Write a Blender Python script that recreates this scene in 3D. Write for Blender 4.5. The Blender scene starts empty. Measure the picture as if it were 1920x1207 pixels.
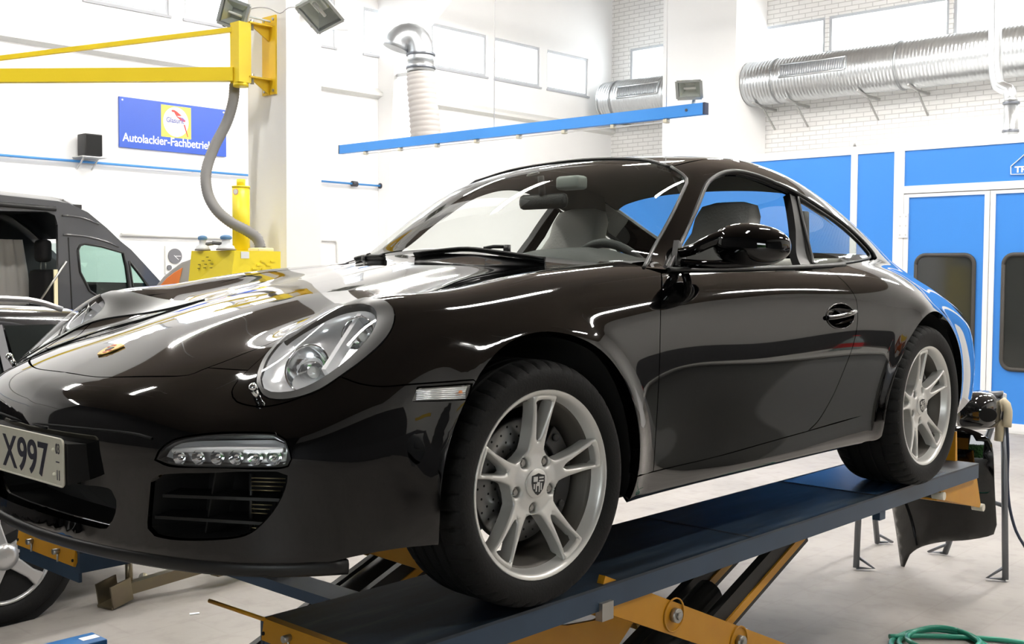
import bpy, bmesh, math, random
import numpy as np
from math import pi, sin, cos, radians, sqrt
from mathutils import Vector, Matrix
from mathutils.geometry import delaunay_2d_cdt

random.seed(7)
SC = bpy.context.scene
COL = SC.collection
H = 0.745                                   # height of the lift decks above the floor

# ------------------------------------------------------------------ camera
FPX = 2087.083
CAM = np.array([-2.132, -2.708, 0.855 + H])
YAW, PITCH, ROLL = 0.745, -0.043, -0.006
_f = np.array([cos(PITCH) * cos(YAW), cos(PITCH) * sin(YAW), sin(PITCH)])
_r = np.cross(_f, [0, 0, 1.0]); _r /= np.linalg.norm(_r)
_d = np.cross(_f, _r)
_r, _d = cos(ROLL) * _r + sin(ROLL) * _d, -sin(ROLL) * _r + cos(ROLL) * _d
CM = np.array([_r, _d, _f])
cam_data = bpy.data.cameras.new('camera')
cam = bpy.data.objects.new('camera', cam_data)
COL.objects.link(cam)
cam_data.sensor_width = 36.0
cam_data.lens = FPX / 1920 * 36.0
cam_data.clip_start = 0.05
m4 = Matrix(((_r[0], -_d[0], -_f[0], CAM[0]), (_r[1], -_d[1], -_f[1], CAM[1]),
             (_r[2], -_d[2], -_f[2], CAM[2]), (0, 0, 0, 1)))
cam.matrix_world = m4
SC.camera = cam
SC.view_settings.view_transform = 'Standard'
SC.view_settings.look = 'None'
SC.view_settings.gamma = 1.0
SC.view_settings.use_curve_mapping = False
SC.view_settings.exposure = 0.65

# ------------------------------------------------------------------ world
W = bpy.data.worlds.new('daylight'); SC.world = W
W.use_nodes = True
W.node_tree.nodes['Background'].inputs[0].default_value = (0.93, 0.97, 1.0, 1)
W.node_tree.nodes['Background'].inputs[1].default_value = 7.0


def ray(px, py):
    return np.array([(px - 960) / FPX, (py - 603.5) / FPX, 1.0]) @ CM


def on(px, py, ax, v):
    d = ray(px, py); i = 'xyz'.index(ax)
    return CAM + d * (v - CAM[i]) / d[i]


# ------------------------------------------------------------------ materials
MATS = {}


def mat(name, col=(0.8, 0.8, 0.8), rough=0.5, metal=0.0, spec=0.5, coat=0.0, emit=None, estr=0.0,
        noise=None, bump=None, alpha=None, trans=0.0, ior=1.45):
    """procedural principled material; noise=(scale, amount, col2), bump=(scale, strength)"""
    if name in MATS:
        return MATS[name]
    m = bpy.data.materials.new(name); m.use_nodes = True
    nt = m.node_tree; b = nt.nodes['Principled BSDF']
    b.inputs['Base Color'].default_value = (*col, 1)
    b.inputs['Roughness'].default_value = rough
    b.inputs['Metallic'].default_value = metal
    b.inputs['Specular IOR Level'].default_value = spec
    b.inputs['Coat Weight'].default_value = coat
    b.inputs['Coat Roughness'].default_value = 0.02
    b.inputs['IOR'].default_value = ior
    b.inputs['Transmission Weight'].default_value = trans
    if emit:
        b.inputs['Emission Color'].default_value = (*emit, 1)
        b.inputs['Emission Strength'].default_value = estr
    tc = None
    if noise or bump:
        tc = nt.nodes.new('ShaderNodeTexCoord')
    if noise:
        n = nt.nodes.new('ShaderNodeTexNoise')
        n.inputs['Scale'].default_value = noise[0]; n.inputs['Detail'].default_value = 6
        nt.links.new(tc.outputs['Object'], n.inputs['Vector'])
        r = nt.nodes.new('ShaderNodeValToRGB')
        lo, hi = noise[1] if isinstance(noise[1], tuple) else (0.5 - noise[1] / 2, 0.5 + noise[1] / 2)
        r.color_ramp.elements[0].position = lo; r.color_ramp.elements[0].color = (*noise[2], 1)
        r.color_ramp.elements[1].position = hi; r.color_ramp.elements[1].color = (*col, 1)
        nt.links.new(n.outputs['Fac'], r.inputs['Fac'])
        nt.links.new(r.outputs['Color'], b.inputs['Base Color'])
    if bump:
        n2 = nt.nodes.new('ShaderNodeTexNoise'); n2.inputs['Scale'].default_value = bump[0]
        n2.inputs['Detail'].default_value = 4
        nt.links.new(tc.outputs['Object'], n2.inputs['Vector'])
        bp = nt.nodes.new('ShaderNodeBump'); bp.inputs['Strength'].default_value = bump[1]
        bp.inputs['Distance'].default_value = 0.01
        nt.links.new(n2.outputs['Fac'], bp.inputs['Height'])
        nt.links.new(bp.outputs['Normal'], b.inputs['Normal'])
    MATS[name] = m
    return m


def glass(name, tint=(1, 1, 1), ior=1.5, rough=0.0, base=0.0):
    """thin pane: clear film that reflects by Fresnel"""
    if name in MATS:
        return MATS[name]
    m = bpy.data.materials.new(name); m.use_nodes = True
    nt = m.node_tree; nt.nodes.remove(nt.nodes['Principled BSDF'])
    out = nt.nodes['Material Output']
    t = nt.nodes.new('ShaderNodeBsdfTransparent'); t.inputs[0].default_value = (*tint, 1)
    g = nt.nodes.new('ShaderNodeBsdfGlossy'); g.inputs['Roughness'].default_value = rough
    ge = nt.nodes.new('ShaderNodeNewGeometry'); dt = nt.nodes.new('ShaderNodeVectorMath'); dt.operation = 'DOT_PRODUCT'
    nt.links.new(ge.outputs['Normal'], dt.inputs[0]); nt.links.new(ge.outputs['Incoming'], dt.inputs[1])

    def mth(op, a, b=None, clamp=False):
        n = nt.nodes.new('ShaderNodeMath'); n.operation = op; n.use_clamp = clamp
        for i, v in enumerate((a, b)):
            if v is None: continue
            if isinstance(v, (int, float)): n.inputs[i].default_value = v
            else: nt.links.new(v, n.inputs[i])
        return n.outputs[0]
    r0 = ((ior - 1) / (ior + 1)) ** 2
    c = mth('ABSOLUTE', dt.outputs['Value']); k = mth('POWER', mth('SUBTRACT', 1.0, c, True), 5.0)
    fac = mth('ADD', mth('MULTIPLY', k, 1 - r0), r0 + base, True)
    mx = nt.nodes.new('ShaderNodeMixShader')
    nt.links.new(fac, mx.inputs[0]); nt.links.new(t.outputs[0], mx.inputs[1])
    nt.links.new(g.outputs[0], mx.inputs[2]); nt.links.new(mx.outputs[0], out.inputs[0])
    MATS[name] = m
    return m


# ------------------------------------------------------------------ object helpers
def tag(o, label=None, cat=None, group=None, kind=None):
    if label: o['label'] = label
    if cat: o['category'] = cat
    if group: o['group'] = group
    if kind: o['kind'] = kind
    return o


def thing(name, label, cat, loc=(0, 0, 0), group=None, rotz=0.0):
    o = bpy.data.objects.new(name, None); COL.objects.link(o)
    o.location = loc; o.rotation_euler = (0, 0, rotz); o.empty_display_size = 0.1
    return tag(o, label, cat, group)


def woff(o):
    v = Vector(o.location)
    if o.parent is not None:
        v = v + o.matrix_parent_inverse.translation + woff(o.parent)
    return v


def put(name, me, m, parent=None, local=False):
    """link a mesh; coordinates are world coordinates unless local (then the parent's frame)"""
    o = bpy.data.objects.new(name, me); COL.objects.link(o)
    if m is not None and len(me.materials) == 0:
        me.materials.append(m)
    if parent is not None:
        o.parent = parent
        if not local:
            o.matrix_parent_inverse = Matrix.Translation(-woff(parent))
    return o


def copy_tree(o, parent=None):
    c = o.copy(); COL.objects.link(c)
    if parent is not None: c.parent = parent
    for ch in list(o.children):
        copy_tree(ch, c)
    return c


def frame_of(d):
    d = Vector(d).normalized()
    u = d.cross(Vector((0, 0, 1)))
    if u.length < 1e-4: u = d.cross(Vector((0, 1, 0)))
    u.normalize(); v = u.cross(d).normalized()
    return u, v, d


class MB:
    """collects simple solids into one mesh"""
    def __init__(s):
        s.v = []; s.f = []; s.sm = []

    def add(s, vs, fs, smooth=False):
        o = len(s.v); s.v += [tuple(map(float, p)) for p in vs]
        s.f += [tuple(i + o for i in f) for f in fs]; s.sm += [smooth] * len(fs)
        return s

    def box(s, a, b):
        (x0, y0, z0), (x1, y1, z1) = a, b
        x0, x1 = min(x0, x1), max(x0, x1); y0, y1 = min(y0, y1), max(y0, y1); z0, z1 = min(z0, z1), max(z0, z1)
        v = [(x0, y0, z0), (x1, y0, z0), (x1, y1, z0), (x0, y1, z0), (x0, y0, z1), (x1, y0, z1), (x1, y1, z1), (x0, y1, z1)]
        return s.add(v, [(0, 3, 2, 1), (4, 5, 6, 7), (0, 1, 5, 4), (1, 2, 6, 5), (2, 3, 7, 6), (3, 0, 4, 7)])

    def rbox(s, a, b, r=0.01):
        """box with chamfered edges"""
        bm = bmesh.new(); bmesh.ops.create_cube(bm, size=1)
        for v in bm.verts:
            for i in range(3):
                v.co[i] = (a[i] + b[i]) / 2 + v.co[i] * abs(b[i] - a[i])
        bmesh.ops.bevel(bm, geom=list(bm.edges), offset=r, segments=2, affect='EDGES', profile=0.5)
        bm.verts.ensure_lookup_table()
        s.add([v.co[:] for v in bm.verts], [[v.index for v in f.verts] for f in bm.faces], True)
        bm.free(); return s

    def beam(s, p, q, w, h, up=(0, 0, 1)):
        """square bar from p to q, w across, h along up"""
        p, q = Vector(p), Vector(q); d = (q - p).normalized(); up = Vector(up)
        u = d.cross(up)
        if u.length < 1e-4: u = d.cross(Vector((0, 1, 0)))
        u.normalize(); n = u.cross(d).normalized()
        vs = []
        for c in (p, q):
            for (a, b) in ((-1, -1), (1, -1), (1, 1), (-1, 1)):
                vs.append(c + u * a * w / 2 + n * b * h / 2)
        return s.add(vs, [(0, 1, 2, 3), (7, 6, 5, 4), (0, 4, 5, 1), (1, 5, 6, 2), (2, 6, 7, 3), (3, 7, 4, 0)])

    def cyl(s, p, q, r, n=16, r2=None, cap=True):
        p, q = Vector(p), Vector(q); u, v, d = frame_of(q - p); r2 = r if r2 is None else r2
        vs = []
        for c, rr in ((p, r), (q, r2)):
            for i in range(n):
                a = 2 * pi * i / n; vs.append(c + u * cos(a) * rr + v * sin(a) * rr)
        s.add(vs, [(i, (i + 1) % n, n + (i + 1) % n, n + i) for i in range(n)], True)
        if cap: s.add(vs, [tuple(range(n - 1, -1, -1)), tuple(range(n, 2 * n))])
        return s

    def tube(s, path, r, n=10, cap=True, ribs=None):
        """round tube through the points; r number or list"""
        P = [Vector(p) for p in path]; N = len(P)
        R = [r] * N if not hasattr(r, '__len__') else np.interp(np.linspace(0, 1, N), np.linspace(0, 1, len(r)), r)
        vs = []; u = None
        for i in range(N):
            d = (P[min(i + 1, N - 1)] - P[max(i - 1, 0)]).normalized()
            if u is None: u = frame_of(d)[0]
            u = (u - d * u.dot(d)).normalized(); v = d.cross(u)
            for k in range(n):
                a = 2 * pi * k / n; vs.append(P[i] + (u * cos(a) + v * sin(a)) * R[i])
        fs = [(i * n + k, i * n + (k + 1) % n, (i + 1) * n + (k + 1) % n, (i + 1) * n + k) for i in range(N - 1) for k in range(n)]
        s.add(vs, fs, True)
        if cap: s.add(vs, [tuple(range(n - 1, -1, -1)), tuple(range((N - 1) * n, N * n))])
        return s

    def lathe(s, prof, o=(0, 0, 0), axis=(0, 0, 1), n=32, close=False, smooth=True):
        """prof: (radius, along axis)"""
        u, v, d = frame_of(axis); o = Vector(o); m = len(prof); vs = []
        for (r, t) in prof:
            for k in range(n):
                a = 2 * pi * k / n; vs.append(o + d * t + (u * cos(a) + v * sin(a)) * r)
        rng = range(m) if close else range(m - 1)
        fs = [(i * n + k, i * n + (k + 1) % n, ((i + 1) % m) * n + (k + 1) % n, ((i + 1) % m) * n + k) for i in rng for k in range(n)]
        return s.add(vs, fs, smooth)

    def prism(s, pts, off):
        """polygon (3-D points, planar) pushed along off"""
        n = len(pts); off = Vector(off)
        vs = [Vector(p) for p in pts] + [Vector(p) + off for p in pts]
        fs = [tuple(range(n - 1, -1, -1)), tuple(range(n, 2 * n))] + [(i, (i + 1) % n, n + (i + 1) % n, n + i) for i in range(n)]
        return s.add(vs, fs)

    def ball(s, c, r, n=16, m=10, sc=(1, 1, 1)):
        vs = []; 
        for i in range(m + 1):
            t = pi * i / m
            for k in range(n):
                a = 2 * pi * k / n
                vs.append((c[0] + r * sc[0] * sin(t) * cos(a), c[1] + r * sc[1] * sin(t) * sin(a), c[2] + r * sc[2] * cos(t)))
        return s.add(vs, [(i * n + k, (i + 1) * n + k, (i + 1) * n + (k + 1) % n, i * n + (k + 1) % n) for i in range(m) for k in range(n)], True)

    def build(s, name, m, parent=None, local=False, bevel=None, fix=True):
        me = bpy.data.meshes.new(name)
        me.from_pydata(s.v, [], s.f)
        me.polygons.foreach_set('use_smooth', s.sm)
        if fix:
            bm = bmesh.new(); bm.from_mesh(me)
            bmesh.ops.remove_doubles(bm, verts=bm.verts, dist=1e-6)
            bmesh.ops.recalc_face_normals(bm, faces=bm.faces)
            bm.to_mesh(me); bm.free()
        o = put(name, me, m, parent, local)
        if bevel:
            md = o.modifiers.new('edge', 'BEVEL'); md.width = bevel; md.segments = 2; md.limit_method = 'ANGLE'
        return o


def mesh_from(name, vs, fs, m, parent=None, local=False, normals=None, smooth=True):
    me = bpy.data.meshes.new(name)
    me.from_pydata([tuple(map(float, v)) for v in vs], [], [tuple(map(int, f)) for f in fs])
    if smooth:
        me.polygons.foreach_set('use_smooth', [True] * len(me.polygons))
    if normals is not None:
        me.normals_split_custom_set_from_vertices([tuple(map(float, n)) for n in normals])
    return put(name, me, m, parent, local)


def crom(pts, step=0.015, closed=False):
    """Catmull-Rom curve through points, resampled"""
    P = np.array(pts, float); n = len(P)
    if n == 2 and not closed:
        k = max(1, int(np.linalg.norm(P[1] - P[0]) / step)); t = np.linspace(0, 1, k + 1)[:, None]
        return P[0] * (1 - t) + P[1] * t
    out = []
    rng = n if closed else n - 1
    for i in range(rng):
        if closed:
            a, b, c, d = P[(i - 1) % n], P[i], P[(i + 1) % n], P[(i + 2) % n]
        else:
            b, c = P[i], P[i + 1]
            a = P[i - 1] if i > 0 else 2 * b - c
            d = P[i + 2] if i + 2 < n else 2 * c - b
        k = max(1, int(np.linalg.norm(c - b) / step))
        for j in range(k):
            t = j / k
            out.append(0.5 * ((2 * b) + (c - a) * t + (2 * a - 5 * b + 4 * c - d) * t * t + (3 * b - a - 3 * c + d) * t ** 3))
    if not closed: out.append(P[-1])
    return np.array(out)


def in_poly(q, poly):
    x, y = q[:, 0][:, None], q[:, 1][:, None]
    a = poly; b = np.roll(poly, -1, 0)
    c = ((a[None, :, 1] > y) != (b[None, :, 1] > y))
    with np.errstate(divide='ignore', invalid='ignore'):
        xi = (b[None, :, 0] - a[None, :, 0]) * (y - a[None, :, 1]) / (b[None, :, 1] - a[None, :, 1]) + a[None, :, 0]
    return ((c & (x < xi)).sum(1) % 2) == 1


def dist_poly(q, poly):
    a = poly[None]; b = np.roll(poly, -1, 0)[None]; p = q[:, None]
    ab = b - a; t = ((p - a) * ab).sum(-1) / np.maximum((ab * ab).sum(-1), 1e-12); t = np.clip(t, 0, 1)
    return np.sqrt((((a + ab * t[..., None]) - p) ** 2).sum(-1)).min(1)


def area2(P):
    return 0.5 * np.sum(P[:, 0] * np.roll(P[:, 1], -1) - np.roll(P[:, 0], -1) * P[:, 1])


def inset2(P, d):
    """shift a closed 2-D outline inwards"""
    if area2(P) < 0: P = P[::-1]
    e = np.roll(P, -1, 0) - P; e /= np.maximum(np.linalg.norm(e, axis=1), 1e-9)[:, None]
    n = np.c_[-e[:, 1], e[:, 0]]
    m = n + np.roll(n, 1, 0); L = np.linalg.norm(m, axis=1); m /= np.maximum(L, 1e-6)[:, None]
    return P + m * d


def tri2(outer, holes=(), step=0.02, rings=()):
    """triangulate a 2-D region with an even spread of inner points; returns points, tris, loops"""
    outer = outer if area2(outer) > 0 else outer[::-1]
    lo, hi = outer.min(0), outer.max(0)
    xs = np.arange(lo[0], hi[0], step); ys = np.arange(lo[1], hi[1], step * 0.866)
    g = np.array([(x + (j % 2) * step / 2, y) for j, y in enumerate(ys) for x in xs])
    if len(g):
        k = in_poly(g, outer); g = g[k]
        if len(g): g = g[dist_poly(g, outer) > step * 0.45]
        for h in holes:
            if len(g): g = g[~in_poly(g, h)]
            if len(g): g = g[dist_poly(g, h) > step * 0.45]
    if rings:
        lim = max(rings) + step * .35
        k = dist_poly(g, outer) > lim
        for h in holes: k &= dist_poly(g, h) > lim
        g = g[k]; add = []
        for d in rings:
            for L, sg in [(outer, 1)] + [(h if area2(h) > 0 else h[::-1], -1) for h in holes]:
                r = inset2(L, d * sg); ok = in_poly(r, outer) & (dist_poly(r, outer) > d * .8)
                for h in holes: ok &= ~in_poly(r, h) & (dist_poly(r, h) > d * .8)
                add.append(r[ok])
        g = np.vstack([g] + add)
    vs = [Vector(p) for p in outer]; edges = [(i, (i + 1) % len(outer)) for i in range(len(outer))]
    loops = [list(range(len(outer)))]
    for h in holes:
        h = h if area2(h) < 0 else h[::-1]
        o = len(vs); vs += [Vector(p) for p in h]; edges += [(o + i, o + (i + 1) % len(h)) for i in range(len(h))]
        loops.append(list(range(o, o + len(h))))
    vs += [Vector(p) for p in g]
    ov, oe, of, ovo, _, _ = delaunay_2d_cdt(vs, edges, [], 0, 1e-7)
    q = np.array([p[:] for p in ov]); back = {}
    for i, src in enumerate(ovo):
        for k in src: back[k] = i
    loops = [[back[k] for k in L] for L in loops]
    tris = np.array([f[:] for f in of])
    c = q[tris].mean(1); keep = in_poly(c, outer)
    for h in holes: keep &= ~in_poly(c, h)
    return q, tris[keep], loops
# ------------------------------------------------------------------ lights of the hall
WX0, WX1, WY0, WY1, WZ = -8.0, 16.0, -8.0, 11.3, 7.6


def area(name, loc, size, power, rot, col=(1, .98, .95), sy=None):
    l = bpy.data.lights.new(name, 'AREA'); l.energy = power; l.color = col
    l.shape = 'RECTANGLE'; l.size = size; l.size_y = sy or size
    o = bpy.data.objects.new(name, l); COL.objects.link(o); o.location = loc; o.rotation_euler = rot
    return o


# ------------------------------------------------------------------ room shell
def dp(px, py, d): return CAM + ray(px, py) * d


def concrete():
    m = mat('concrete_floor', (.50, .455, .41), .62, bump=(30, .12))
    nt = m.node_tree; b = nt.nodes['Principled BSDF']; L = nt.links.new
    tc = nt.nodes.new('ShaderNodeTexCoord')
    n1 = nt.nodes.new('ShaderNodeTexNoise'); n1.inputs['Scale'].default_value = .9; n1.inputs['Detail'].default_value = 8
    n2 = nt.nodes.new('ShaderNodeTexNoise'); n2.inputs['Scale'].default_value = 9; n2.inputs['Detail'].default_value = 6
    br = nt.nodes.new('ShaderNodeTexBrick'); br.inputs['Scale'].default_value = 1.0
    br.inputs['Mortar Size'].default_value = .006; br.inputs['Brick Width'].default_value = .6; br.inputs['Row Height'].default_value = .3
    br.inputs['Color1'].default_value = (1, 1, 1, 1); br.inputs['Color2'].default_value = (.97, .97, .97, 1); br.inputs['Mortar'].default_value = (.93, .925, .92, 1)
    r1 = nt.nodes.new('ShaderNodeValToRGB'); r1.color_ramp.elements[0].position = .36; r1.color_ramp.elements[1].position = .62
    r1.color_ramp.elements[0].color = (.285, .265, .245, 1); r1.color_ramp.elements[1].color = (.345, .32, .295, 1)
    r2 = nt.nodes.new('ShaderNodeValToRGB'); r2.color_ramp.elements[0].position = .28; r2.color_ramp.elements[1].position = .5
    r2.color_ramp.elements[0].color = (.86, .855, .85, 1); r2.color_ramp.elements[1].color = (1, 1, 1, 1)
    m1 = nt.nodes.new('ShaderNodeMix'); m1.data_type = 'RGBA'; m1.blend_type = 'MULTIPLY'; m1.inputs[0].default_value = 1
    m2 = nt.nodes.new('ShaderNodeMix'); m2.data_type = 'RGBA'; m2.blend_type = 'MULTIPLY'; m2.inputs[0].default_value = .8
    for n in (n1, n2, br): L(tc.outputs['Object'], n.inputs['Vector'])
    L(n1.outputs['Fac'], r1.inputs['Fac']); L(n2.outputs['Fac'], r2.inputs['Fac'])
    L(r1.outputs['Color'], m1.inputs[6]); L(r2.outputs['Color'], m1.inputs[7])
    L(m1.outputs[2], m2.inputs[6]); L(br.outputs['Color'], m2.inputs[7]); L(m2.outputs[2], b.inputs['Base Color'])
    return m


WHITE = mat('wall_white', (.86, .86, .855), .8, noise=(1.2, .8, (.82, .82, .82)), bump=(60, .04))
CEIL = mat('ceiling_board', (.20, .165, .135), .8, noise=(.8, .8, (.15, .12, .10)))
FRAMEM = mat('window_frame_grey', (.50, .52, .55), .5)
PANE = glass('window_pane', (.97, .98, .98), 1.45)


def struct(name, o):
    tag(o, kind='structure'); o.name = name; return o


struct('floor', MB().box((WX0, WY0, -.1), (WX1, WY1, 0)).build('floor', concrete()))
tag(MB().box((WX0, WY0, WZ), (WX1, WY1, WZ + .15)).build('ceiling', CEIL), kind='structure')

# wall parallel to the car with its band of windows
wz0, wz1 = 5.13, 5.87
wins = [(3.35, 4.55), (4.82, 6.05), (6.28, 7.5), (7.72, 8.93), (9.5, 10.72), (11.0, 12.35), (12.55, 13.8), (14.0, 15.24)]
wl = MB().box((WX0, WY1, 0), (WX1 + .2, WY1 + .25, wz0)).box((WX0, WY1, wz1), (WX1 + .2, WY1 + .25, WZ))
xs = [WX0] + [v for w in wins for v in w] + [WX1 + .2]
for a, b in zip(xs[0::2], xs[1::2]):
    wl.box((a, WY1, wz0), (b, WY1 + .25, wz1))
WALL_L = struct('wall_left', wl.build('wall_left', WHITE))
struct('trim_1', MB().prism([(WX0, WY1 - .001, 4.60), (WX0, WY1 - .12, 4.52), (WX0, WY1 - .12, 4.47), (WX0, WY1 - .001, 4.43)], (WX1 - WX0, 0, 0)).build('trim_1', mat('ledge_grey', (.72, .72, .70), .8)))
for i, (a, b) in enumerate(wins):
    w = MB()
    f = .05
    w.box((a, WY1 + .03, wz0), (b, WY1 + .09, wz0 + f)).box((a, WY1 + .03, wz1 - f), (b, WY1 + .09, wz1))
    w.box((a, WY1 + .03, wz0 + f), (a + f, WY1 + .09, wz1 - f)).box((b - f, WY1 + .03, wz0 + f), (b, WY1 + .09, wz1 - f))
    o = struct('window_%d' % (i + 1), w.build('window', FRAMEM))
    MB().box((a + f, WY1 + .055, wz0 + f), (b - f, WY1 + .06, wz1 - f)).build('pane', PANE, o)
    MB().box((a - .02, WY1 - .03, wz0 - .035), (b + .02, WY1 + .03, wz0 - .002)).build('window_sill', mat('sill_grey', (.42, .43, .46), .5), o)

# brick wall behind the spray booth with tall roof-light windows
wr = MB().box((WX1, WY0, 0), (WX1 + .25, WY1, 4.35))
rw = [(8.9, 10.85), (6.62, 8.75), (4.45, 6.55), (2.2, 4.38), (0.0, 2.1)]
rz0, rz1 = 5.42, 6.12
wr.box((WX1, WY0, rz1), (WX1 + .25, WY1, WZ))
wr.box((WX1, WY0, 4.35), (WX1 + .25, WY1, rz0))
ys_ = [WY1] + [v for w in rw for v in w[::-1]] + [WY0]
for a, b in zip(ys_[0::2], ys_[1::2]):
    wr.box((WX1, b, rz0), (WX1 + .25, a, rz1))


def brickmat():
    m = mat('painted_brick', (.86, .855, .84), .8)
    nt = m.node_tree; bs = nt.nodes['Principled BSDF']; tc = nt.nodes.new('ShaderNodeTexCoord')
    mp = nt.nodes.new('ShaderNodeMapping'); mp.inputs['Rotation'].default_value = (0, radians(90), radians(90))
    cb = nt.nodes.new('ShaderNodeCombineXYZ'); sp = nt.nodes.new('ShaderNodeSeparateXYZ')
    br = nt.nodes.new('ShaderNodeTexBrick'); br.inputs['Scale'].default_value = 1; br.inputs['Brick Width'].default_value = .25; br.inputs['Row Height'].default_value = .08
    br.inputs['Mortar Size'].default_value = .008
    bp = nt.nodes.new('ShaderNodeBump'); bp.inputs['Strength'].default_value = .5; bp.inputs['Distance'].default_value = .01; bp.invert = True
    nt.links.new(tc.outputs['Object'], sp.inputs[0]); nt.links.new(sp.outputs[1], cb.inputs[0]); nt.links.new(sp.outputs[2], cb.inputs[1])
    nt.links.new(cb.outputs[0], br.inputs['Vector']); nt.links.new(br.outputs['Fac'], bp.inputs['Height']); nt.links.new(bp.outputs['Normal'], bs.inputs['Normal'])
    br.inputs['Color1'].default_value = (.86, .855, .84, 1); br.inputs['Color2'].default_value = (.83, .825, .81, 1); br.inputs['Mortar'].default_value = (.62, .61, .60, 1)
    nt.links.new(br.outputs['Color'], bs.inputs['Base Color'])
    return m


struct('wall_right', wr.build('wall_right', brickmat()))
for i, (a, b) in enumerate(rw):
    f = .05; w = MB()
    w.box((WX1 + .03, a, rz0), (WX1 + .09, b, rz0 + f)).box((WX1 + .03, a, rz1 - f), (WX1 + .09, b, rz1))
    w.box((WX1 + .03, a, rz0 + f), (WX1 + .09, a + f, rz1 - f)).box((WX1 + .03, b - f, rz0 + f), (WX1 + .09, b, rz1 - f))
    o = struct('window_%d' % (i + 11), w.build('window', FRAMEM))
    MB().box((WX1 + .055, a + f, rz0 + f), (WX1 + .06, b - f, rz1 - f)).build('pane', PANE, o)

# walls behind the camera: a dark one with the workshop gate, a pale one with dark areas added for the reflections
gy0, gy1, gz = -7.2, -3.7, 3.6
DWALL = mat('dark_wall', (.060, .060, .062), .7, noise=(1.5, .8, (.04, .04, .042)))
g = MB().box((WX0 - .25, WY0, 0), (WX0, gy0, WZ)).box((WX0 - .25, gy1, 0), (WX0, WY1, WZ)).box((WX0 - .25, gy0, gz), (WX0, gy1, WZ))
struct('wall_front', g.build('wall_front', DWALL))
struct('wall_back', MB().box((WX0 - .25, WY0 - .25, 0), (WX1, WY0, WZ)).build('wall_back', mat('wall_grey', (.55, .54, .52), .8)))
struct('added_dark_band', MB().box((WX0, WY0, 0), (WX1, WY0 + .03, 1.25)).build('added_dark_band', mat('mirror_band_dark', (.07, .07, .075), .6)))  # unseen dark band added so the paint mirrors a dark lower half
struct('added_dark_sheet', MB().box((WX0, WY0, 1.25), (1.5, WY0 + .03, 5.2)).build('added_dark_sheet', DWALL))  # unseen dark sheet added to keep the front bumper's reflection dark
# columns
cA = dp(537, 300, 8.7); colA = (cA[0], cA[1])
struct('column', MB().box((colA[0], colA[1], 0), (colA[0] + .34, colA[1] + .52, WZ)).build('column', WHITE))
# portal frame at the far wall: leaning leg and sloping beam
Xr = on(709, 250, 'y', WY1)[0]
k0 = on(714, 400, 'x', Xr); k_ = on(741, 80, 'x', Xr); b_ = on(801, 0, 'x', Xr); sl = (b_[2] - k_[2]) / (k_[1] - b_[1])
ln = (k_[1] - k0[1]) / (k_[2] - k0[2]); yt = k_[1] - (WZ - k_[2]) / sl
leg = [(Xr, WY1, 0), (Xr, min(WY1 - .12, k0[1] - k0[2] * ln), 0), (Xr, k_[1], k_[2]), (Xr, yt, WZ), (Xr, WY1, WZ)]
struct('column', MB().prism(leg, (.45, 0, 0)).build('column', WHITE))
# pilaster on the brick wall
struct('column', MB().box((14.95, 7.76, 0), (16, 9.3, WZ)).build('column', WHITE))

# ceiling luminaires, plus unseen strips added as fill
TUBE = mat('tube_light', (1, 1, 1), .5, emit=(1, .97, .92), estr=105.0)
LUMI = mat('luminaire_white', (.8, .8, .8), .4)
proto = None
spots = [(x, y) for x in (-5.0, -.8, 3.4, 7.2, 10.2) for y in (-.4, 4.0, 8.2) if (x, y) not in ((-5.0, -.4), (-5.0, 4.0))] + [(13.2, -.4), (13.2, 4.0), (3.4, -4.2), (7.2, -4.2), (10.2, -4.2)]  # spots appended after the grid are fill strips added to brighten the hall
if True:
    for x, y in spots:
        lab = 'long white ceiling strip light of the workshop hall'
        if proto is None:
            t = thing('ceiling_light', lab, 'light', (x, y, 5.95), 'ceiling strip lights')
            MB().box((-.8, -.11, .06), (.8, .11, .12)).build('housing', LUMI, t, True)
            MB().rbox((-.77, -.085, .015), (.77, .085, .06), .012).build('diffuser', TUBE, t, True)
            for s in (-.6, .6):
                MB().cyl((s, 0, .12), (s, 0, WZ - 5.95), .006, 6).build('hanger', LUMI, t, True)
            proto = t
        else:
            c = copy_tree(proto); c.location = (x, y, 5.95)
# ------------------------------------------------------------------ shape of the sports car (car frame: x to the rear from the front axle, y to its right, z up from the deck)
class Nat:
    """natural cubic spline basis on given nodes (linear outside)"""
    def __init__(s, nodes):
        x = s.x = np.array(nodes, float); n = len(x); h = np.diff(x)
        A = np.zeros((n, n)); B = np.zeros((n, n)); A[0, 0] = A[-1, -1] = 1
        for i in range(1, n - 1):
            A[i, i - 1] = h[i - 1]; A[i, i] = 2 * (h[i - 1] + h[i]); A[i, i + 1] = h[i]
            B[i, i - 1] = 6 / h[i - 1]; B[i, i] = -6 / h[i - 1] - 6 / h[i]; B[i, i + 1] = 6 / h[i]
        s.D = np.linalg.solve(A, B); s.h = h

    def w(s, t):
        t = np.asarray(t, float); x = s.x; n = len(x)
        tc = np.clip(t, x[0], x[-1])
        i = np.clip(np.searchsorted(x, tc, side='right') - 1, 0, n - 2); h = s.h[i]
        b = (tc - x[i]) / h; a = 1 - b
        I = np.eye(n)
        return a[:, None] * I[i] + b[:, None] * I[i + 1] + ((a ** 3 - a) * h * h / 6)[:, None] * s.D[i] + ((b ** 3 - b) * h * h / 6)[:, None] * s.D[i + 1]


class Spl:
    def __init__(s, xs, ys): s.b = Nat(xs); s.y = np.array(ys, float)
    def __call__(s, t): return s.b.w(np.atleast_1d(t)) @ s.y


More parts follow.
